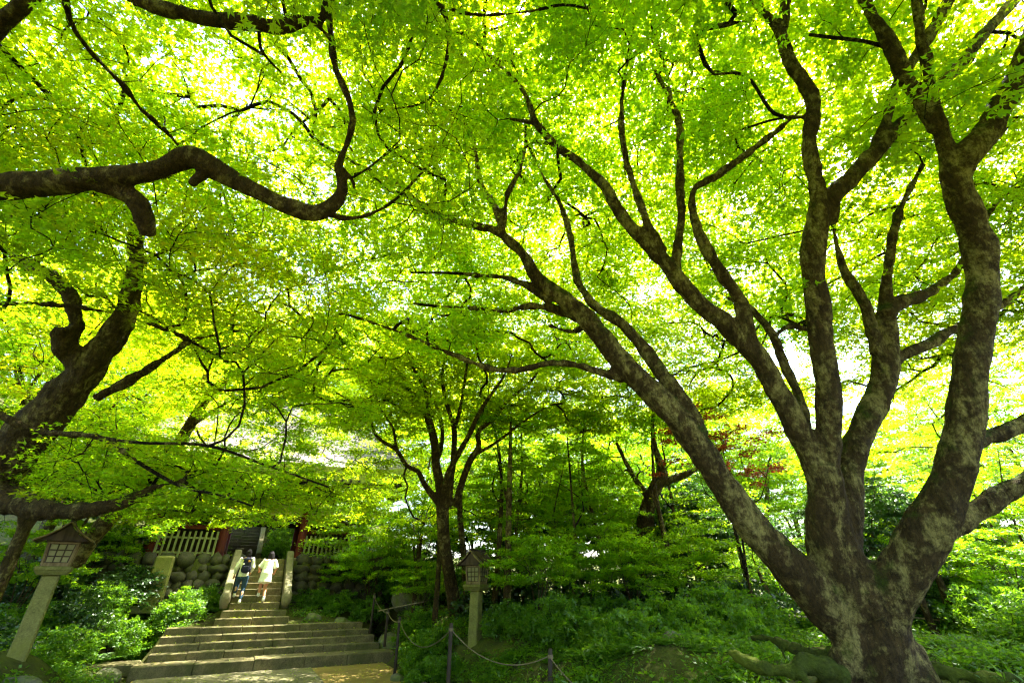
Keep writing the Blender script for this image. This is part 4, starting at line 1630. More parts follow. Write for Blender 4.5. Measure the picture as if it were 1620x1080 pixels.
# ================================================================== LEFT MAPLE WITH THE DARK KNOTTED TRUNK
T2 = [
    [(-190, 900, 150, 7.6), (-120, 830, 125, 7.6), (-50, 770, 105, 7.6), (5, 728, 82, 7.7), (55, 678, 72, 7.8), (100, 625, 62, 8.0), (135, 588, 54, 8.2), (160, 555, 48, 8.3), (188, 520, 40, 8.5), (206, 470, 36, 8.7), (214, 410, 28, 8.9), (216, 340, 20, 9.2), (200, 280, 12, 9.5), (180, 200, 7, 9.9)],
    [(140, 590, 44, 8.15), (112, 560, 40, 8.1), (98, 540, 36, 8.0), (100, 518, 34, 7.95)],
    [(100, 545, 36, 8.0), (118, 520, 30, 8.1), (118, 490, 28, 8.2), (108, 462, 26, 8.3), (80, 437, 22, 8.4), (45, 420, 18, 8.5), (18, 402, 16, 8.6), (0, 385, 13, 8.7), (-30, 340, 9, 8.9)],
    [(14, 402, 11, 8.6), (30, 370, 9, 8.7), (50, 330, 7, 8.8), (40, 270, 4, 9.0)],
    [(-30, 770, 60, 7.6), (20, 792, 48, 7.5), (60, 803, 36, 7.4), (110, 808, 26, 7.4), (165, 802, 21, 7.5), (200, 792, 14, 7.7), (245, 770, 8, 8.0), (290, 760, 5, 8.3)],
    [(-60, 640, 16, 6.8), (0, 657, 12, 6.8), (60, 682, 11, 6.9), (150, 690, 9, 7.0), (185, 706, 8, 7.1), (230, 738, 7, 7.2), (290, 770, 6, 7.3), (345, 782, 4, 7.4), (400, 800, 3, 7.5)],
    [(150, 690, 6, 7.0), (220, 700, 5, 7.2), (330, 705, 5, 7.6), (420, 735, 4, 8.0), (520, 770, 3, 8.4)],
    [(150, 630, 18, 8.1), (185, 612, 15, 8.3), (225, 590, 13, 8.6), (270, 560, 10, 9.0), (300, 540, 8, 9.4), (340, 530, 5, 9.8)],
    [(212, 430, 12, 8.8), (250, 400, 9, 9.0), (300, 370, 7, 9.3), (340, 340, 5, 9.6)],
    [(-20, 480, 8, 7.2), (60, 480, 7, 7.5), (150, 490, 6, 7.8), (260, 520, 6, 8.2), (340, 560, 4, 8.7)],
    [(45, 420, 10, 8.5), (90, 395, 8, 8.6), (160, 370, 6, 8.9), (230, 345, 4, 9.2)],
]
cur = traced(T2)
b2 = cur[0][0][0]
base = np.array([b2[0] - .4, b2[1] - .1, gz(b2[0] - .4, b2[1] - .1) - .3])
cur[0] = (np.vstack([[base], [(base + b2) / 2 + [0, 0, .2]], cur[0][0]]), np.concatenate([[1.0, .85], cur[0][1]]))
root = empty('maple_tree', tuple(base))
tag(root, 'left maple whose thick dark knotted trunk leans in from the left edge', 'tree')
A = dome(760, (-8.5, 7.6, 5.6), (5.8, 5.2, 4.6), (.6, 1.05), -.12)
low = dome(110, (-6.6, 8.6, 3.7), (2.6, 2.2, .8), (.4, 1), -.6)
tips = np.concatenate([P[r < .06][::4] + rng.normal(size=P[r < .06][::4].shape) * np.array([.5, .5, .2]) for P, r in cur])
n_ = 150
veil = np.array([pz(a_, b_, c_) for a_, b_, c_ in zip(rng.uniform(170, 520, n_), rng.uniform(690, 825, n_), rng.uniform(8.5, 11.5, n_))])
A = np.concatenate([A, low, tips])
x_, y_, f_ = proj(A)
A = A[~((y_ > 800) & (x_ > 30))]
A = np.concatenate([A, veil])
A = A[keep(A)]
A = A[np.linalg.norm(A - np.array([0, 0, H]), axis=1) > 4.6]
x_, y_, f_ = proj(A)
gold = np.exp(-((x_ - 330) ** 2 + (y_ - 430) ** 2) / 110 ** 2)
gold = gold + np.exp(-((x_ - 50) ** 2 + (y_ - 210) ** 2) / 90 ** 2) + .8 * np.exp(-((x_ - 480) ** 2 + (y_ - 470) ** 2) / 90 ** 2)
tint = np.clip(.12 + rng.normal(size=len(A)) * .14 + .38 * gold * (y_ < 620), 0, 1)
k_ = unveil(A, cur, .05, 16, .2)
A, tint = A[k_], tint[k_]
# the trunk stays in view through the leaves
for tx, ty, tr_ in ((30, 720, 55), (90, 640, 55), (150, 565, 50), (200, 490, 36), (112, 500, 30), (212, 400, 26), (100, 805, 34)):
    x_, y_, f_ = proj(A)
    m_ = (np.hypot(x_ - tx, y_ - ty) > tr_) | (f_ > 8.0) | (rng.uniform(size=len(A)) < .15)
    A, tint = A[m_], tint[m_]
tree(root, cur, A, M['maple_gold'], M['bark_dark'], 105, .68, .072, 3, thick=.03, voxel=.03, lump=.06, tint=tint, sub=2, r_attach=.1)

# ================================================================== OVERHEAD LIMBS ENTERING FROM THE LEFT EDGE
T4 = [
    [(-420, 560, 150, 4.4), (-300, 440, 110, 4.5), (-180, 350, 70, 4.6), (-90, 305, 50, 4.7), (0, 296, 46, 4.75), (60, 291, 43, 4.8), (130, 284, 40, 4.85), (200, 278, 36, 4.9), (255, 266, 34, 4.95), (300, 248, 38, 5.0), (332, 262, 34, 5.0),
     (372, 286, 28, 5.05), (415, 308, 26, 5.1), (460, 328, 26, 5.15), (497, 338, 27, 5.2), (525, 325, 25, 5.25), (543, 300, 19, 5.3), (536, 262, 14, 5.35), (548, 230, 12, 5.4), (558, 190, 12, 5.45), (549, 150, 11, 5.5), (531, 110, 10, 5.55), (524, 60, 11, 5.6), (522, 10, 14, 5.6), (530, -60, 8, 5.7)],
    [(150, 292, 26, 4.85), (195, 304, 30, 4.95), (218, 322, 32, 5.0), (230, 348, 32, 5.05), (234, 372, 27, 5.1)],
    [(330, 268, 24, 5.0), (312, 282, 18, 5.0), (302, 292, 13, 5.0)],
    [(-240, 380, 66, 4.5), (-120, 180, 52, 4.5), (20, 20, 40, 4.5), (110, -45, 32, 4.5), (190, -18, 24, 4.55), (242, 10, 24, 4.6), (300, 24, 24, 4.65), (350, 33, 26, 4.7), (400, 37, 26, 4.75), (442, 44, 26, 4.8), (478, 34, 22, 4.85), (508, 32, 20, 4.9), (516, 5, 17, 4.95), (520, -40, 12, 5)],
    [(535, 262, 9, 5.35), (556, 282, 8, 5.35), (560, 300, 5, 5.35)],
    [(410, 50, 6, 4.75), (412, 75, 5, 4.8), (425, 95, 4, 4.9), (445, 115, 3, 5.0)],
    [(505, 45, 9, 4.9), (522, 60, 8, 5.1), (532, 90, 6, 5.3)],
    [(500, 335, 10, 5.2), (560, 345, 7, 5.5), (620, 320, 5, 5.9), (680, 260, 4, 6.4)],
    [(100, -60, 14, 5.0), (110, 30, 10, 5.4), (150, 90, 9, 5.7), (190, 130, 9, 6.0), (225, 175, 8, 6.3), (260, 205, 7, 6.6), (290, 240, 5, 6.9)],
    [(520, -20, 10, 5.0), (610, -30, 9, 5.4), (690, 5, 9, 5.8), (710, 50, 8, 6.0), (705, 100, 7, 6.2), (690, 140, 6, 6.4), (665, 165, 4, 6.6), (600, 175, 3, 6.8)],
    [(690, 8, 8, 5.8), (740, 22, 7, 6.0), (780, 24, 7, 6.1), (840, 18, 6, 6.2), (890, 8, 5, 6.3), (935, 15, 4, 6.4)],
]
cur = traced(T4)
b4 = cur[0][0][0]
base = np.array([b4[0] - .6, b4[1] - .3, gz(b4[0] - .6, b4[1] - .3) - .3])
cur[0] = (np.vstack([[base], [(base + b4) / 2 + np.array([-.15, 0, .1])], cur[0][0]]), np.concatenate([[.62, .5], cur[0][1]]))
root = empty('maple_tree', tuple(base))
tag(root, 'near maple sending crooked limbs, one cut to a stub, across the upper left corner', 'tree')
A = dome(300, (-4.4, 4.0, 5.9), (4.6, 3.6, 3.6), (.7, 1.1), -.05)
tips = np.concatenate([P[r < .06][::5] + rng.normal(size=P[r < .06][::5].shape) * np.array([.35, .35, .15]) + np.array([0, 0, .25]) for P, r in cur[1:]])
A = np.concatenate([A, tips])
A = A[keep(A)]
A = A[np.linalg.norm(A - np.array([0, 0, H]), axis=1) > 3.4]
x_, y_, f_ = proj(A)
A = A[(f_ < .3) | ((y_ < 420) & (x_ < 760))]
x_, y_, f_ = proj(A)
tint = np.clip(.6 + rng.normal(size=len(A)) * .25, 0, 1)
k_ = unveil(A, cur, .04, 22, .12)
A, tint = A[k_], tint[k_]
for tx, ty, tr_ in ((30, 290, 40), (110, 285, 40), (190, 280, 40), (260, 265, 36), (330, 262, 40), (400, 300, 36), (460, 325, 36), (520, 325, 36), (225, 345, 36), (300, 22, 36), (370, 35, 36), (440, 42, 36), (545, 220, 22), (550, 160, 22)):
    x_, y_, f_ = proj(A)
    m_ = (np.hypot(x_ - tx, y_ - ty) > tr_) | (f_ > 5.0) | (f_ < .3) | (rng.uniform(size=len(A)) < .2)
    A, tint = A[m_], tint[m_]
tree(root, cur, A, M['maple'], M['bark_dark'], 75, .55, .062, 5, thick=.02, voxel=.022, lump=.02, tint=tint, sub=2, r_attach=.09)

# golden maple spray tree at the left (yellowing crown)
def stems(base, n, h, spread, r0, lean=(0, 0), fork=.3):
    cs = []
    base = np.asarray(base, float)
    fz = h * fork
    top = base + np.array([lean[0] * fz, lean[1] * fz, fz])
    cs.append(resample([base - [0, 0, .3], base + (top - base) * .5 + rng.normal(size=3) * .05, top], [r0 * 1.35, r0, r0 * .9], .2))
    for i in range(n):
        a = i * 2 * math.pi / n + rng.uniform(-.5, .5)
        sp = spread * rng.uniform(.5, 1.0)
        e = top + np.array([math.cos(a) * sp + lean[0] * (h - fz), math.sin(a) * sp + lean[1] * (h - fz), (h - fz) * rng.uniform(.65, .9)])
        m1 = top * .65 + e * .35 + np.array([rng.normal() * .15, rng.normal() * .15, .1 * h])
        m2 = top * .3 + e * .7 + rng.normal(size=3) * .2
        cs.append(resample([top - [0, 0, .15], m1, m2, e], [r0 * .62, r0 * .42, r0 * .28, r0 * .1], .2))
    return cs


def wild(name, label, cat, loc, h, R_, r0, nst, nA, n_per, L, size, kind, leafm, barkm, group=None, lean=(0, 0), cz=.62, vz=.42, zmin=-.6,
         shell=(.35, 1.05), layer=.55, tintc=.5, fork=.3, voxel=.05, tip=.005, thick=.035, gaps=True, **kw):
    root = empty(name, loc)
    tag(root, label, cat, group)
    cs = stems(loc, nst, h * .92, R_ * .75, r0, lean, fork)
    c = np.array(loc) + np.array([lean[0] * h * .7, lean[1] * h * .7, h * cz])
    A = dome(nA, c, (R_, R_, h * vz), shell, zmin)
    if layer:
        ph = .25 * np.sin(A[:, 0] * .9) + .25 * np.cos(A[:, 1] * 1.1)
        A[:, 2] = (np.round(A[:, 2] / layer + ph) - ph) * layer + rng.normal(size=len(A)) * layer * .14
    if gaps:
        A = A[keep(A)]
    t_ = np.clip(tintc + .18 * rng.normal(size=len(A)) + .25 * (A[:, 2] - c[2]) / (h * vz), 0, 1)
    tree(root, cs, A, leafm, barkm, n_per, L, size, kind, thick=thick, voxel=voxel, lump=.01, tip=tip, tint=t_, sub=0, r_attach=r0 * .75, **kw)
    return root


def at_px(px, D, dz=-.05):
    """ground point seen near horizontal pixel px at world depth D (where it stands on the slope)"""
    r = ray(px, 950)
    P = np.array([0, 0, H]) + r * (D / r[1])
    return (P[0], P[1], gz(P[0], P[1]) + dz)


wild('maple_tree', 'yellowing maple whose golden leaves hang above the knotted trunk at the left', 'tree', at_px(-15, 12.8), 10.5, 4.2, .16, 4, 420, 100, .7, .085, 3,
     M['maple_gold'], M['bark_dark'], cz=.7, vz=.3, tintc=.55)
# leaning slim tree behind the left lantern
T5 = [[(118, 888, 32, 12.5), (145, 850, 28, 12.5), (190, 802, 25, 12.6), (240, 756, 22, 12.7), (275, 712, 20, 12.8), (303, 668, 18, 12.9), (325, 632, 16, 13), (350, 606, 14, 13.1), (385, 582, 11, 13.2), (430, 548, 9, 13.3), (470, 512, 6, 13.4), (500, 470, 4, 13.6)],
      [(325, 640, 9, 13), (322, 600, 8, 13.1), (340, 560, 6, 13.2), (370, 520, 4, 13.4)],
      [(300, 675, 8, 12.9), (330, 655, 7, 12.8), (370, 630, 4, 12.8)],
      [(430, 548, 6, 13.3), (480, 540, 5, 13.5), (540, 500, 3, 13.8)]]
cur = traced(T5)
b5 = cur[0][0][0]
root = empty('maple_tree', tuple(b5 - np.array([0, 0, .1])))
tag(root, 'slim maple with a smooth bare trunk leaning right behind the left lantern', 'tree')
A = np.concatenate([dome(150, (-5.2, 12.6, 6.9), (3.3, 3.0, 2.2), (.3, 1.05), -.5)] + [P[r < .06][::3] + rng.normal(size=P[r < .06][::3].shape) * .4 for P, r in cur])
A = A[keep(A)]
n_ = 230
veil = np.array([pz(a_, b_, c_) for a_, b_, c_ in zip(rng.uniform(320, 620, n_), rng.uniform(600, 830, n_), rng.uniform(12.5, 16.0, n_))])
A = np.concatenate([A, veil[keep(veil)]])
tree(root, cur, A, M['maple'], M['bark'], 90, .6, .085, 3, thick=.03, voxel=.03, lump=.012, sub=0, r_attach=.08, tint=np.clip(.7 + rng.normal(size=len(A)) * .2, 0, 1))

# gnarled tree in the middle distance (right of centre)
T6 = [[(1005, 930, 44, 15), (1012, 893, 38, 15), (1020, 830, 30, 15), (1028, 790, 22, 15), (1040, 765, 22, 15), (1046, 745, 17, 15), (1040, 720, 11, 15), (1033, 690, 7, 15), (1035, 650, 5, 15), (1050, 600, 3, 15)],
      [(1042, 765, 16, 15), (1072, 755, 13, 14.9), (1100, 742, 9, 14.8), (1150, 700, 5, 14.7)],
      [(1028, 790, 12, 15), (1000, 750, 8, 15.1), (975, 700, 5, 15.3)]]
cur = traced(T6)
b6 = cur[0][0][0]
root = empty('gnarled_tree', tuple(b6 - np.array([0, 0, .1])))
tag(root, 'gnarled dark tree with an elbow shaped limb behind the long limb of the big maple', 'tree')
A = dome(170, (b6[0], b6[1] + .5, 6.2), (3.0, 2.4, 2.0), (.3, 1.05), -.8)
A = A[keep(A, 1.3)]
tree(root, cur, A, M['maple_deep'], M['bark_dark'], 80, .6, .09, 3, thick=.03, voxel=.035, lump=.02, sub=0, r_attach=.1)

# red maple
P_ = at_px(1190, 12.0)
wild('red_maple', 'small maple with dark red leaves behind the big maple', 'tree', P_, 5.1, 1.7, .05, 3, 42, 70, .42, .075, 3, M['red_leaf'], M['bark_dark'],
     cz=.80, vz=.22, layer=.7, tintc=.5)

# ------------------------------------------------------------------ young maples of the understory, hillside and background
protos = {}


def proto(key, *a, **k):
    o = wild(*a, gaps=False, **k)
    protos[key] = o
    return o


placements = {
    # key: list of (px, D, scale, label)
    'tall': [(560, 31, 1.25, 'tall maple on the slope behind the right corner of the gate roof'),
             (440, 38, 1.25, 'tall maple rising straight above the gate roof'),
             (300, 33, 1.2, 'tall maple behind the left end of the gate roof'),
             (150, 26, 1.15, 'tall maple on the slope left of the gate'),
             (20, 20, 1.1, 'tall maple beyond the left lantern at the left edge'),
             (690, 27, 1.15, 'tall maple directly behind the central multi-stemmed maple'),
             (800, 30, 1.05, 'tall maple in the woods behind the smaller lantern'),
             (905, 25, .92, 'tall maple in the woods between the smaller lantern and the gnarled tree'),
             (1010, 32, .95, 'tall maple far behind the gnarled tree'),
             (1110, 24, .85, 'tall maple behind the red maple'),
             (1165, 30, 1.1, 'distant bright maple between the red maple and the long left limb'),
             (1232, 24, .98, 'bright maple right behind the lower centre stems of the big maple'),
             (1290, 30, .85, 'distant bright maple seen below the fork of the big maple'),
             (1380, 34, .95, 'distant bright maple seen between centre and right stems'),
             (1480, 27, .9, 'bright maple behind the right stem of the big maple'),
             (1600, 24, .95, 'bright maple at the right edge beyond the clearing'),
             (1720, 18, .9, 'maple just outside the right edge beyond the clearing'),
             (-150, 13, 1.0, 'maple just outside the left edge')],
    'mid': [(60, 14.5, 1.0, 'mid sized maple right behind the left lantern roof'),
            (200, 18.5, .75, 'mid sized maple above the stone marker left of the gate'),
            (600, 21, .85, 'mid sized maple beside the right end of the boulder wall'),
            (655, 19, .75, 'mid sized maple left of the central multi-stemmed maple'),
            (800, 18, .95, 'mid sized maple right behind the smaller lantern roof'),
            (880, 16, .85, 'mid sized maple with layered sprays right of the smaller lantern'),
            (960, 19, .9, 'mid sized maple left of the gnarled tree'),
            (1075, 17, .7, 'mid sized maple behind the middle of the long left limb'),
            (1150, 20, .8, 'mid sized maple left of the red maple'),
            (1240, 22, .62, 'mid sized maple behind the base of the centre stems'),
            (1385, 24, .6, 'mid sized maple in the gap between the centre and right stems'),
            (1460, 18, .62, 'mid sized maple over the two slim trunks in the clearing'),
            (1560, 16, .62, 'mid sized maple on the far side of the clearing near the right edge'),
            (1660, 13, .8, 'mid sized maple leaning in at the right edge')],
    'small': [(800, 15.6, .8, 'young maple with bright layered sprays beside the lantern roof'),
              (850, 12.2, .72, 'young maple leaning over the mossy bank right of the smaller lantern'),
              (930, 14.0, .9, 'young maple in the dark hollow right of the smaller lantern'),
              (1005, 12.6, .72, 'young maple in front of the gnarled trunk'),
              (1105, 13.2, .85, 'young maple below the middle of the long left limb'),
              (668, 17.5, .65, 'young maple beside the highest rope post'),
              (540, 20.5, .6, 'young maple hanging over the right boulder wall'),
              (585, 19.5, .9, 'young maple with pale sprays at the right picket fence'),
              (430, 27.5, 1.0, 'young maple beyond the gate opening right of the far stairs'),
              (120, 17.2, .9, 'young maple on the bank behind the left lantern post'),
              (25, 14.0, .9, 'young maple on the bank at the left edge'),
              (1230, 14, .75, 'young maple beneath the fork of the big maple'),
              (1530, 13.2, .75, 'young maple beside the bamboo rail in the clearing'),
              (1610, 11.5, .7, 'young maple at the right edge in front of the bamboo rail')],
    'evergreen': [(895, 20, 1.0, 'dark evergreen in the woods left of the gnarled tree'),
                  (1130, 17, .8, 'dark evergreen behind the red maple'),
                  (1065, 21, .95, 'dark evergreen just right of the gnarled tree'),
                  (1215, 17.5, .62, 'dark evergreen between the long left limb and the centre stems'),
                  (1400, 13.0, .62, 'glossy evergreen bush tree between centre and right stems'),
                  (1500, 15.5, .62, 'glossy evergreen bush tree right of the right stem'),
                  (745, 21, .85, 'dark evergreen behind the central multi-stemmed maple'),
                  (30, 17.5, .9, 'dark evergreen behind the left lantern roof'),
                  (1590, 19, .6, 'dark evergreen beyond the clearing near the right edge'),
                  (190, 21.5, .9, 'dark evergreen at the left corner of the gate')],
}
L0 = placements['tall'][0]
proto('tall', 'maple_tree', L0[3], 'tree', (0, 0, 0), 11.5, 4.6, .20, 5, 560, 72, .85, .12, 3, M['maple_far'], M['bark_back'], tintc=.6, layer=.7, fork=.28, lenw=.25)
proto('mid', 'maple_tree', 'm', 'tree', (0, 0, 0), 6.6, 3.3, .10, 4, 330, 72, .62, .10, 3, M['maple_far'], M['bark_back'], tintc=.5, layer=.5, fork=.22, cz=.6, vz=.38)
proto('small', 'young_maple', 's', 'tree', (0, 0, 0), 3.4, 1.7, .035, 4, 120, 80, .42, .085, 3, M['maple_deep'], M['bark_back'], tintc=.65, layer=.42, fork=.2, cz=.6, vz=.36, thick=.02, voxel=.02)
proto('evergreen', 'evergreen_tree', 'e', 'tree', (0, 0, 0), 6.0, 2.4, .12, 4, 330, 75, .45, .13, 2, M['glossy_bush'], M['bark_back'], tintc=.4, layer=0, fork=.2, cz=.55, vz=.45, shell=(.5, 1.05), flat=.7, thick=.04)
for key, lst in placements.items():
    for i, (px_, D, scl, lab) in enumerate(lst):
        o = protos[key] if i == 0 else copy_tree(protos[key])
        o.location = at_px(px_, D)
        o.rotation_euler = (0, 0, rng.uniform(0, 6.28))
        o.scale = (scl * rng.uniform(.92, 1.08),) * 2 + (scl,)
        tag(o, lab, 'tree', {'tall': 'tall maples of the background', 'mid': 'mid sized maples of the background', 'small': 'young maples of the understory', 'evergreen': 'dark evergreens of the background'}[key])

# slim dark trunks of the wood between the smaller lantern and the gnarled tree
for i, (xb, xt, D, wd, hgt, lab) in enumerate([(778, 770, 15.0, .085, 6.5, 'slim dark trunk close behind the roof of the smaller lantern'),
                                            (802, 808, 13.9, .10, 6.0, 'pale barked trunk just right of the smaller lantern'),
                                            (838, 826, 15.8, .07, 7.0, 'thin leaning trunk third to the right of the smaller lantern'),
                                            (900, 912, 13.6, .05, 5.0, 'thin whip like trunk in the dark hollow'),
                                            (960, 948, 15.2, .075, 6.5, 'slim dark trunk left of the gnarled tree'),
                                            (1068, 1074, 14.6, .09, 6.0, 'straight dark trunk right of the gnarled tree'),
                                            (1092, 1086, 15.6, .06, 6.5, 'thin dark trunk under the long left limb, behind the straight one'),
                                            (690, 676, 16.6, .08, 6.5, 'slim trunk left of the base of the central maple'),
                                            (655, 668, 18.5, .07, 7.0, 'thin pale trunk behind the yellow mossy boulder')]):
    b_ = np.array(at_px(xb, D, -.1))
    t_ = np.array(at_px(xt, D, 0)) + [0, 0, hgt]
    P, r = resample([b_, b_ * .66 + t_ * .34 + rng.normal(size=3) * .12, b_ * .33 + t_ * .67 + rng.normal(size=3) * .15, t_], [wd * 1.25, wd, wd * .75, wd * .3], .2)
    f1 = P[len(P) // 2]
    side = resample([f1, f1 + [rng.uniform(-.4, .4), .1, .7], f1 + [rng.uniform(-.9, .9), .2, 1.6]], [wd * .5, wd * .35, wd * .15], .2)
    root = empty('slim_tree', tuple(b_))
    tag(root, lab, 'tree', 'slim trunks in the wood')
    a_ = dome(34, t_ - [0, 0, .4], (1.4, 1.2, 1.0), (.2, 1.0), -.8)
    tree(root, [(P, r), side], a_, M['maple_deep'], M['bark'] if i == 1 else M['bark_dark'], 60, .45, .085, 3, thick=.03, voxel=.03, lump=.012, sub=0, r_attach=wd * .8)

# slim bare trunks in the clearing and under the limb
for pts, lab in (([(1497, 1035, 15, 9.6), (1480, 1000, 14, 9.7), (1462, 960, 12, 9.8), (1450, 920, 10, 9.9), (1440, 880, 6, 10)], 'slim leaning dark trunk just right of the big maple base'),
                 ([(1520, 1030, 19, 9.9), (1508, 990, 17, 10), (1498, 950, 15, 10.1), (1480, 900, 10, 10.2), (1470, 860, 6, 10.3)], 'slightly thicker leaning trunk in the clearing beside the bamboo rail'),
                 ([(1198, 992, 12, 11), (1188, 940, 10, 11.1), (1175, 890, 9, 11.2), (1165, 850, 6, 11.3), (1150, 780, 3, 11.4)], 'thin crooked trunk under the long left limb'),
                 ([(1248, 1003, 8, 10.5), (1225, 955, 7, 10.6), (1205, 915, 6, 10.7), (1190, 880, 3, 10.8)], 'thin leaning sapling trunk nearest the big maple on its left')):
    cur = traced([pts])
    P, r = cur[0]
    root = empty('sapling', tuple(P[0]))
    tag(root, lab, 'tree')
    a_ = P[-1] + rng.normal(size=(14, 3)) * np.array([.5, .5, .3])
    tree(root, cur, a_, M['maple_deep'], M['bark_dark'], 60, .38, .075, 3, thick=.02, voxel=.02, lump=.008, sub=0, r_attach=.09)

# ------------------------------------------------------------------ shrubs
def shrub_proto(name, h, R_, n_per, nA, size, kind, leafm, L=.22, tint=.5):
    loc = (0, 0, 0)
    root = empty(name, loc)
    cs = []
    for i in range(6):
        a = i * 1.05 + rng.uniform(-.3, .3)
        e = np.array([math.cos(a) * R_ * .5, math.sin(a) * R_ * .5, h * .7])
        cs.append(resample([(0, 0, -.1), e * .5 + [0, 0, .1], e], [.018, .012, .006], .1))
    A = dome(nA, (0, 0, h * .35), (R_, R_, h * .65), (.45, 1.05), -.4)
    thin = MB()
    for P, r in cs:
        thin.tube(P, r, 5)
    ch, D = grow(np.concatenate([c[0] for c in cs]), np.concatenate([c[1] for c in cs]), A, tip=.003)
    for P, r in ch:
        thin.tube(P, r, 3, False)
    thin.build('stem', M['twig'], root, True)
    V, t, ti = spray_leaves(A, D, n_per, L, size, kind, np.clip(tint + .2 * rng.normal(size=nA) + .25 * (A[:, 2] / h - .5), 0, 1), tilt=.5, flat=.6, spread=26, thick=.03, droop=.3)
    MB().add(V, None, t).build('foliage', leafm, root, False, tint=ti)
    return root


def fern_proto(name, n, L, size, leafm):
    root = empty(name)
    mbs = MB()
    Vs, Ts, Is = MB(), [], []
    P, F, Nn, Z = [], [], [], []
    for i in range(n):
        a = rng.uniform(0, 6.28)
        el = rng.uniform(.5, 1.1)
        l = L * rng.uniform(.6, 1.1)
        pts = []
        for u in np.linspace(0, 1, 15):
            rr = l * u * math.cos(el * (1 - .5 * u))
            zz = l * u * math.sin(el) * (1 - .55 * u)
            pts.append((math.cos(a) * rr, math.sin(a) * rr, zz))
        pts = np.array(pts)
        mbs.tube(pts, np.linspace(.004, .0015, 15), 3, False)
        d = np.array([math.cos(a), math.sin(a), 0])
        sd = np.array([-d[1], d[0], 0])
        for k in range(2, 15):
            u = k / 14
            for sg in (-1, 1):
                P.append(pts[k])
                F.append(sd * sg + d * .35 + np.array([0, 0, -.15]))
                Nn.append(np.array([0, 0, 1.0]) + d * .5 * u + rng.normal(size=3) * .12)
                Z.append(size * math.sin(math.pi * (.12 + .84 * u)) + .02)
    V, t, k = leaves_mb(np.array(P), np.array(F), np.array(Nn), np.array(Z), 1)
    mbs.build('stalk', M['fern'], root, True, tint=None)
    MB().add(V, None, t).build('frond', leafm, root, False, tint=np.repeat(np.clip(.5 + .25 * rng.normal(size=len(P)), 0, 1), k))
    return root


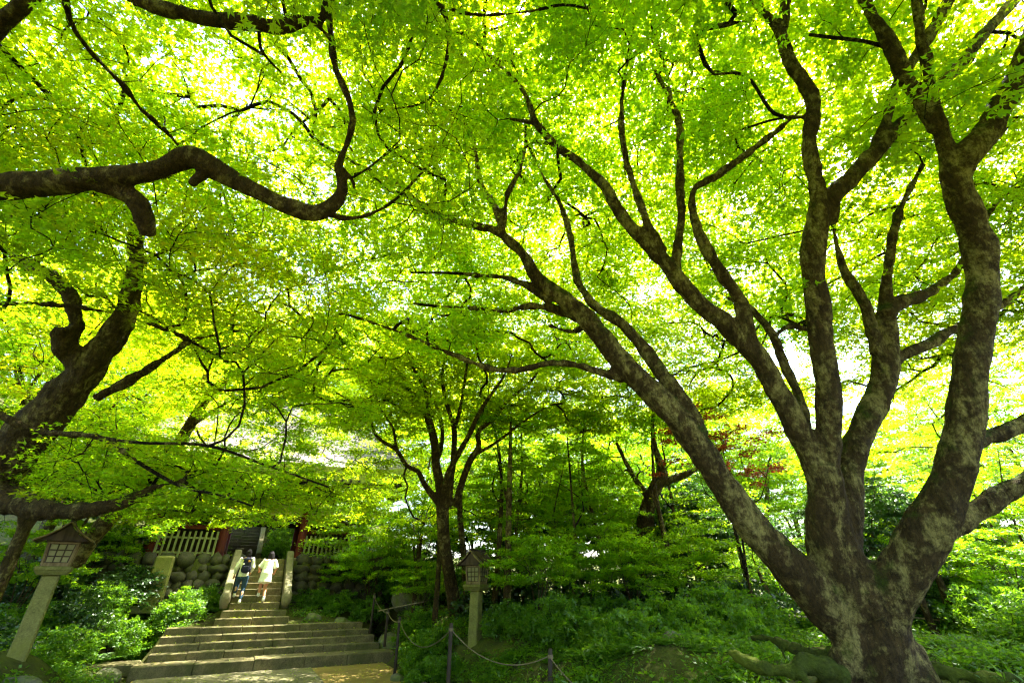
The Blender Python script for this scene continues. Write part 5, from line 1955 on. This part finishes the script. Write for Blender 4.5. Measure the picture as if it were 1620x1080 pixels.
SP = {'leafy': shrub_proto('leafy_shrub', 1.1, .75, 42, 110, .075, 3, M['bush'], .24, .6),
      'evergreen': shrub_proto('evergreen_shrub', 1.2, .8, 42, 120, .075, 2, M['glossy_bush'], .2, .5),
      'fern': fern_proto('fern', 22, .75, .17, M['fern'])}
used = {k: False for k in SP}
ZONES = [
    # zone phrase, kind, list of (px, D, scale)
    ('on the dark bank behind the left lantern', 'leafy', [(15, 13.5, 1.2), (70, 14.5, 1.0), (125, 13.8, .9), (160, 16, 1.1), (200, 15.2, 1.0), (245, 16.5, 1.0), (290, 17, .9), (225, 18, 1.0), (330, 18.3, .8)]),
    ('on the dark bank behind the left lantern', 'evergreen', [(45, 16, 1.4), (100, 17, 1.4), (160, 18.5, 1.3), (5, 12, 1.1), (135, 15, 1.0), (195, 17, 1.2)]),
    ('at the foot of the left boulder wall', 'fern', [(185, 14.5, .9), (215, 15.4, 1.1), (250, 16.0, 1.0), (285, 17.2, 1.2), (310, 17.8, 1.0), (335, 18.2, .8), (265, 18.3, 1.2), (150, 14.0, .8)]),
    ('at the foot of the right boulder wall', 'leafy', [(478, 20.2, .6), (505, 20.2, .7), (545, 19.6, .8), (585, 19.2, .8)]),
    ('at the foot of the right boulder wall', 'fern', [(490, 19.8, .6), (525, 19.4, .6), (560, 19.0, .6), (605, 18.8, .7)]),
    ('between the rope posts and the central maple', 'leafy', [(672, 14.2, .7), (685, 13.0, .65), (668, 15.4, .7), (700, 14.4, .7), (665, 16.8, .9), (720, 12.9, .5)]),
    ('between the rope posts and the central maple', 'fern', [(668, 13.2, .6), (688, 12.2, .6), (705, 11.6, .6), (728, 12.2, .5), (765, 13.0, .5)]),
    ('on the mossy mound right of the smaller lantern', 'leafy', [(800, 13.2, .8), (840, 12.2, .8), (880, 11.4, .9), (930, 10.8, .9), (975, 10.2, .9), (1010, 9.6, .8), (905, 13, 1), (955, 12.4, 1), (1040, 10.9, 1), (1085, 9.9, .8), (1120, 11, 1)]),
    ('on the mossy mound right of the smaller lantern', 'fern', [(820, 11.4, .7), (870, 10.2, .7), (920, 9.6, .7), (1050, 8.6, .6), (1000, 8.8, .7), (1100, 8.2, .6), (1150, 9.0, .8), (950, 9.2, .7)]),
    ('beyond the right end of the boulder wall', 'leafy', [(610, 22, 1.4), (640, 21, 1.3), (670, 21.5, 1.4), (700, 20, 1.2), (625, 25, 1.6), (660, 26, 1.8), (725, 23, 1.5)]),
    ('on the slope beyond the gate opening', 'leafy', [(425, 24.5, 1.0), (436, 26, 1.2), (428, 29, 1.5), (447, 27.5, 1.3)]),
    ('in the woods beyond the mossy mound', 'evergreen', [(780, 16, 1.4), (830, 15.5, 1.5), (880, 14.8, 1.4), (940, 15.5, 1.5), (985, 14, 1.3), (1050, 14.5, 1.4), (1100, 13.5, 1.3), (1150, 14, 1.4), (1190, 12.8, 1.2)]),
    ('under the long left limb of the big maple', 'leafy', [(1140, 12, 1.0), (1180, 11.2, .9), (1215, 12.5, 1.0), (1255, 12.8, 1.0), (1290, 12.4, .9), (1170, 9.8, .7)]),
    ('in the clearing right of the big maple', 'leafy', [(1545, 11.5, 1.0), (1575, 10.8, 1.1), (1610, 10.0, 1.0), (1590, 12.6, 1.2), (1560, 14, 1.3), (1620, 8.6, .8)]),
    ('in the clearing right of the big maple', 'evergreen', [(1430, 13.2, 1.3), (1470, 14.5, 1.3), (1520, 14.8, 1.5), (1590, 15, 1.6), (1640, 13, 1.5)]),
    ('in the clearing right of the big maple', 'fern', [(1475, 8.2, .6), (1530, 8.0, .6), (1570, 7.6, .6), (1605, 8.2, .7)]),
    ('at the left edge in front of the lantern', 'fern', [(8, 8.2, .55), (40, 8.4, .5), (62, 9.0, .5)]),
]
WORD = {'leafy': 'bright leafy shrub', 'evergreen': 'dark glossy shrub', 'fern': 'arching green fern'}
ORD = ['leftmost', 'second', 'third', 'fourth', 'fifth', 'sixth', 'seventh', 'eighth', 'ninth', 'tenth', 'eleventh']
for zone, kind, lst in ZONES:
    lst = sorted(lst)
    for i, (px_, D, scl) in enumerate(lst):
        o = SP[kind] if not used[kind] else copy_tree(SP[kind])
        used[kind] = True
        o.location = at_px(px_, D, -.06)
        o.rotation_euler = (0, 0, rng.uniform(0, 6.28))
        o.scale = (scl * rng.uniform(.9, 1.1), scl * rng.uniform(.9, 1.1), scl * rng.uniform(.8, 1.0))
        lab = f'{WORD[kind]} {zone}, ' + ('leftmost of them' if i == 0 else f'{ORD[i]} from the left')
        tag(o, lab, 'fern' if kind == 'fern' else 'shrub', f'{WORD[kind]}s {zone}')

# ------------------------------------------------------------------ ground cover that nobody could count
def cover(name, n, region, leaves, L, size, leafm, kind, seedmask=0.0, tintc=.5, up=.7):
    Xs = []
    while sum(len(k) for k in Xs) < n:
        x = rng.uniform(region[0], region[1], n)
        y = rng.uniform(region[2], region[3], n)
        s = x * AX[0] + y * AX[1]
        t = x * BX[0] + y * BX[1]
        d = np.hypot(x, y)
        ok = (rng.uniform(size=n) < np.clip((7 / d) ** 1.6, 0, 1))
        ok &= ~((s > -2.05) & (s < 4.62) & (t < 19)) & ~((s > -.6) & (s < 1.9) & (t < 40)) & ~((t > 21.4) & (t < 27) & (s > -8) & (s < 6.2))
        ok &= ~((s > -2.0) & (s < 4.5) & (t > 18.6) & (t < 19.0))
        m = np.sin(x * 1.7 + 1.3 * np.sin(y * .9)) * np.cos(y * 1.5 + np.sin(x * 1.1)) + rng.normal(size=n) * .35
        ok &= m > seedmask
        ok &= np.hypot(x - TR1[0], y - TR1[1]) > 1.0
        qx, qy, qf = proj(np.stack([x, y, ground(x, y) + .05], 1))
        ok &= ~((qx > 1145) & (qx < 1340) & (qy > 1010) & (rng.uniform(size=n) < .4))
        ok &= ~((qx > 1290) & (qx < 1480) & (qy > 1030) & (y > 2) & (rng.uniform(size=n) < .85))
        ok &= ~((np.hypot(x - LANT_L[0], y - LANT_L[1]) < .5) | (np.hypot(x - LR[0], y - LR[1]) < .35))
        Xs.append(np.stack([x, y], 1)[ok])
    X = np.concatenate(Xs)[:n]
    z = ground(X[:, 0], X[:, 1])
    C = np.column_stack([X, z])
    idx = np.repeat(np.arange(n), leaves)
    m = len(idx)
    a = rng.uniform(0, 2 * math.pi, m)
    hgt = (rng.uniform(.2, 1, n) * L)[idx] * rng.uniform(.3, 1, m)
    rad = rng.uniform(.0, 1, m) * L * .7
    dr = np.stack([np.cos(a), np.sin(a), np.zeros(m)], 1)
    P = C[idx] + dr * rad[:, None]
    P[:, 2] += hgt
    F = dr + np.array([0, 0, 1]) * rng.normal(size=(m, 1)) * .4 + [0, 0, up * .3]
    Nn = np.array([0, 0, 1.0]) + rng.normal(size=(m, 3)) * .45 - dr * .2
    V, t, k = leaves_mb(P, F, Nn, size * rng.uniform(.5, 1.2, m), kind)
    ti = np.clip(tintc + .25 * rng.normal(size=n)[idx] + .15 * rng.normal(size=m), 0, 1)
    o = MB().add(V, None, t).build(name, leafm, None, False, tint=np.repeat(ti, k))
    tag(o, kind='stuff')
    return o


cover('ground_cover', 11000, (-17, 15, 4, 26), 16, .2, .07, M['bush'], 2, -.1, .6)
cover('undergrowth', 5200, (-17, 15, 4, 24), 14, .34, .10, M['fern'], 1, .0, .6, 1.2)
cover('moss_grass', 9000, (-6, 13, 4, 16), 8, .09, .05, M['fern'], 1, -.8, .4, 1.5)

# fallen leaves on the path and steps
n = 420
s_ = rng.uniform(-1.7, 4.4, n)
t_ = rng.uniform(12.5, 16.6, n)
X = S(0, 0) + AX * s_[:, None] + BX * t_[:, None]
z = ground(X[:, 0], X[:, 1], False) + .05
Pn = np.column_stack([X[:, 0], X[:, 1], z])
V, t, k = leaves_mb(Pn, rng.normal(size=(n, 3)) * [1, 1, .1], np.array([0, 0, 1.0]) + rng.normal(size=(n, 3)) * .2, rng.uniform(.03, .06, n), 3)
n2 = 300
LP = rng.integers(0, 8, n2)
s2 = np.where(LP < 5, rng.uniform(-1.6, 4.0, n2), rng.uniform(0, 1.3, n2))
t2 = np.array([rng.uniform(LIPS[i][0] + .03, LIPS[i + 1][0] - .02) for i in LP])
z2 = np.array([LIPS[i][1] + .02 for i in LP])
X2 = AX * s2[:, None] + BX * t2[:, None] + np.array([0, 0, 1]) * z2[:, None]
V2, t2_, k2 = leaves_mb(X2, rng.normal(size=(n2, 3)) * [1, 1, .1], np.array([0, 0, 1.0]) + rng.normal(size=(n2, 3)) * .2, rng.uniform(.03, .06, n2), 3)
t = np.concatenate([t, t2_ + len(V)])
V = np.concatenate([V, V2])
n += n2
o = MB().add(V, None, t).build('fallen_leaves', M['maple_gold'], None, False, tint=rng.uniform(0, 1, n * k))
tag(o, kind='stuff')

# ------------------------------------------------------------------ rocks
rocks = [(12, 1062, 7.4, .55, 'large mossy rock at the bottom left corner'), (40, 1075, 7.9, .36, 'mossy rock in front of the left lantern post'), (-20, 1010, 8.0, .5, 'mossy rock cut by the left edge'),
         (85, 1062, 9.0, .32, 'mossy rock under the small square slab'), (210, 1062, 13.6, .3, 'rough rock under the long side slab'),
         (115, 1018, 14.6, .34, 'rounded rock left of the wide steps'), (180, 1012, 15.2, .3, 'squat rock at the left end of the wide steps'), (210, 1000, 16.0, .28, 'upright rock beside the fern on the left bank'),
         (640, 1052, 13.9, .2, 'small edging rock right of the lowest step'), (664, 1062, 12.8, .18, 'small edging rock in the path corner'), (680, 1072, 12.0, .16, 'smallest edging rock near the tall rope post'),
         (650, 950, 19.5, .75, 'big yellow mossy boulder on the slope left of the central maple'), (625, 968, 18.0, .5, 'flat boulder beside the highest rope post'),
         (1060, 1000, 9.2, .3, 'mossy stone half buried on the mound'), (905, 985, 11.5, .35, 'mossy stone in the dark hollow of the mound'),
         (545, 975, 18.4, .3, 'pale rock at the foot of the right boulder wall'), (500, 970, 18.6, .26, 'small rock beside the right cheek stone'),
         (300, 985, 17.2, .34, 'mossy rock left of the upper steps'), (150, 985, 15.6, .3, 'pale topped rock on the dark left bank')]
for px_, py_, D, r_, lab in rocks:
    P = at_px(px_, D, 0)
    mb = MB()
    mb.ball((0, 0, 0), (r_, r_ * .8, r_ * .62), 12, 8, .05, rng.uniform(0, 3))
    mb.ball((r_ * .4, r_ * .1, -r_ * .15), (r_ * .7, r_ * .6, r_ * .5), 10, 7, .05)
    o = remesh(mb, 'rock', M['rock_dark'], max(.03, r_ * .09), None, r_ * .12, 2.2 / r_, 1)
    o.location = (P[0], P[1], P[2] + r_ * .15)
    tag(o, lab, 'rock')
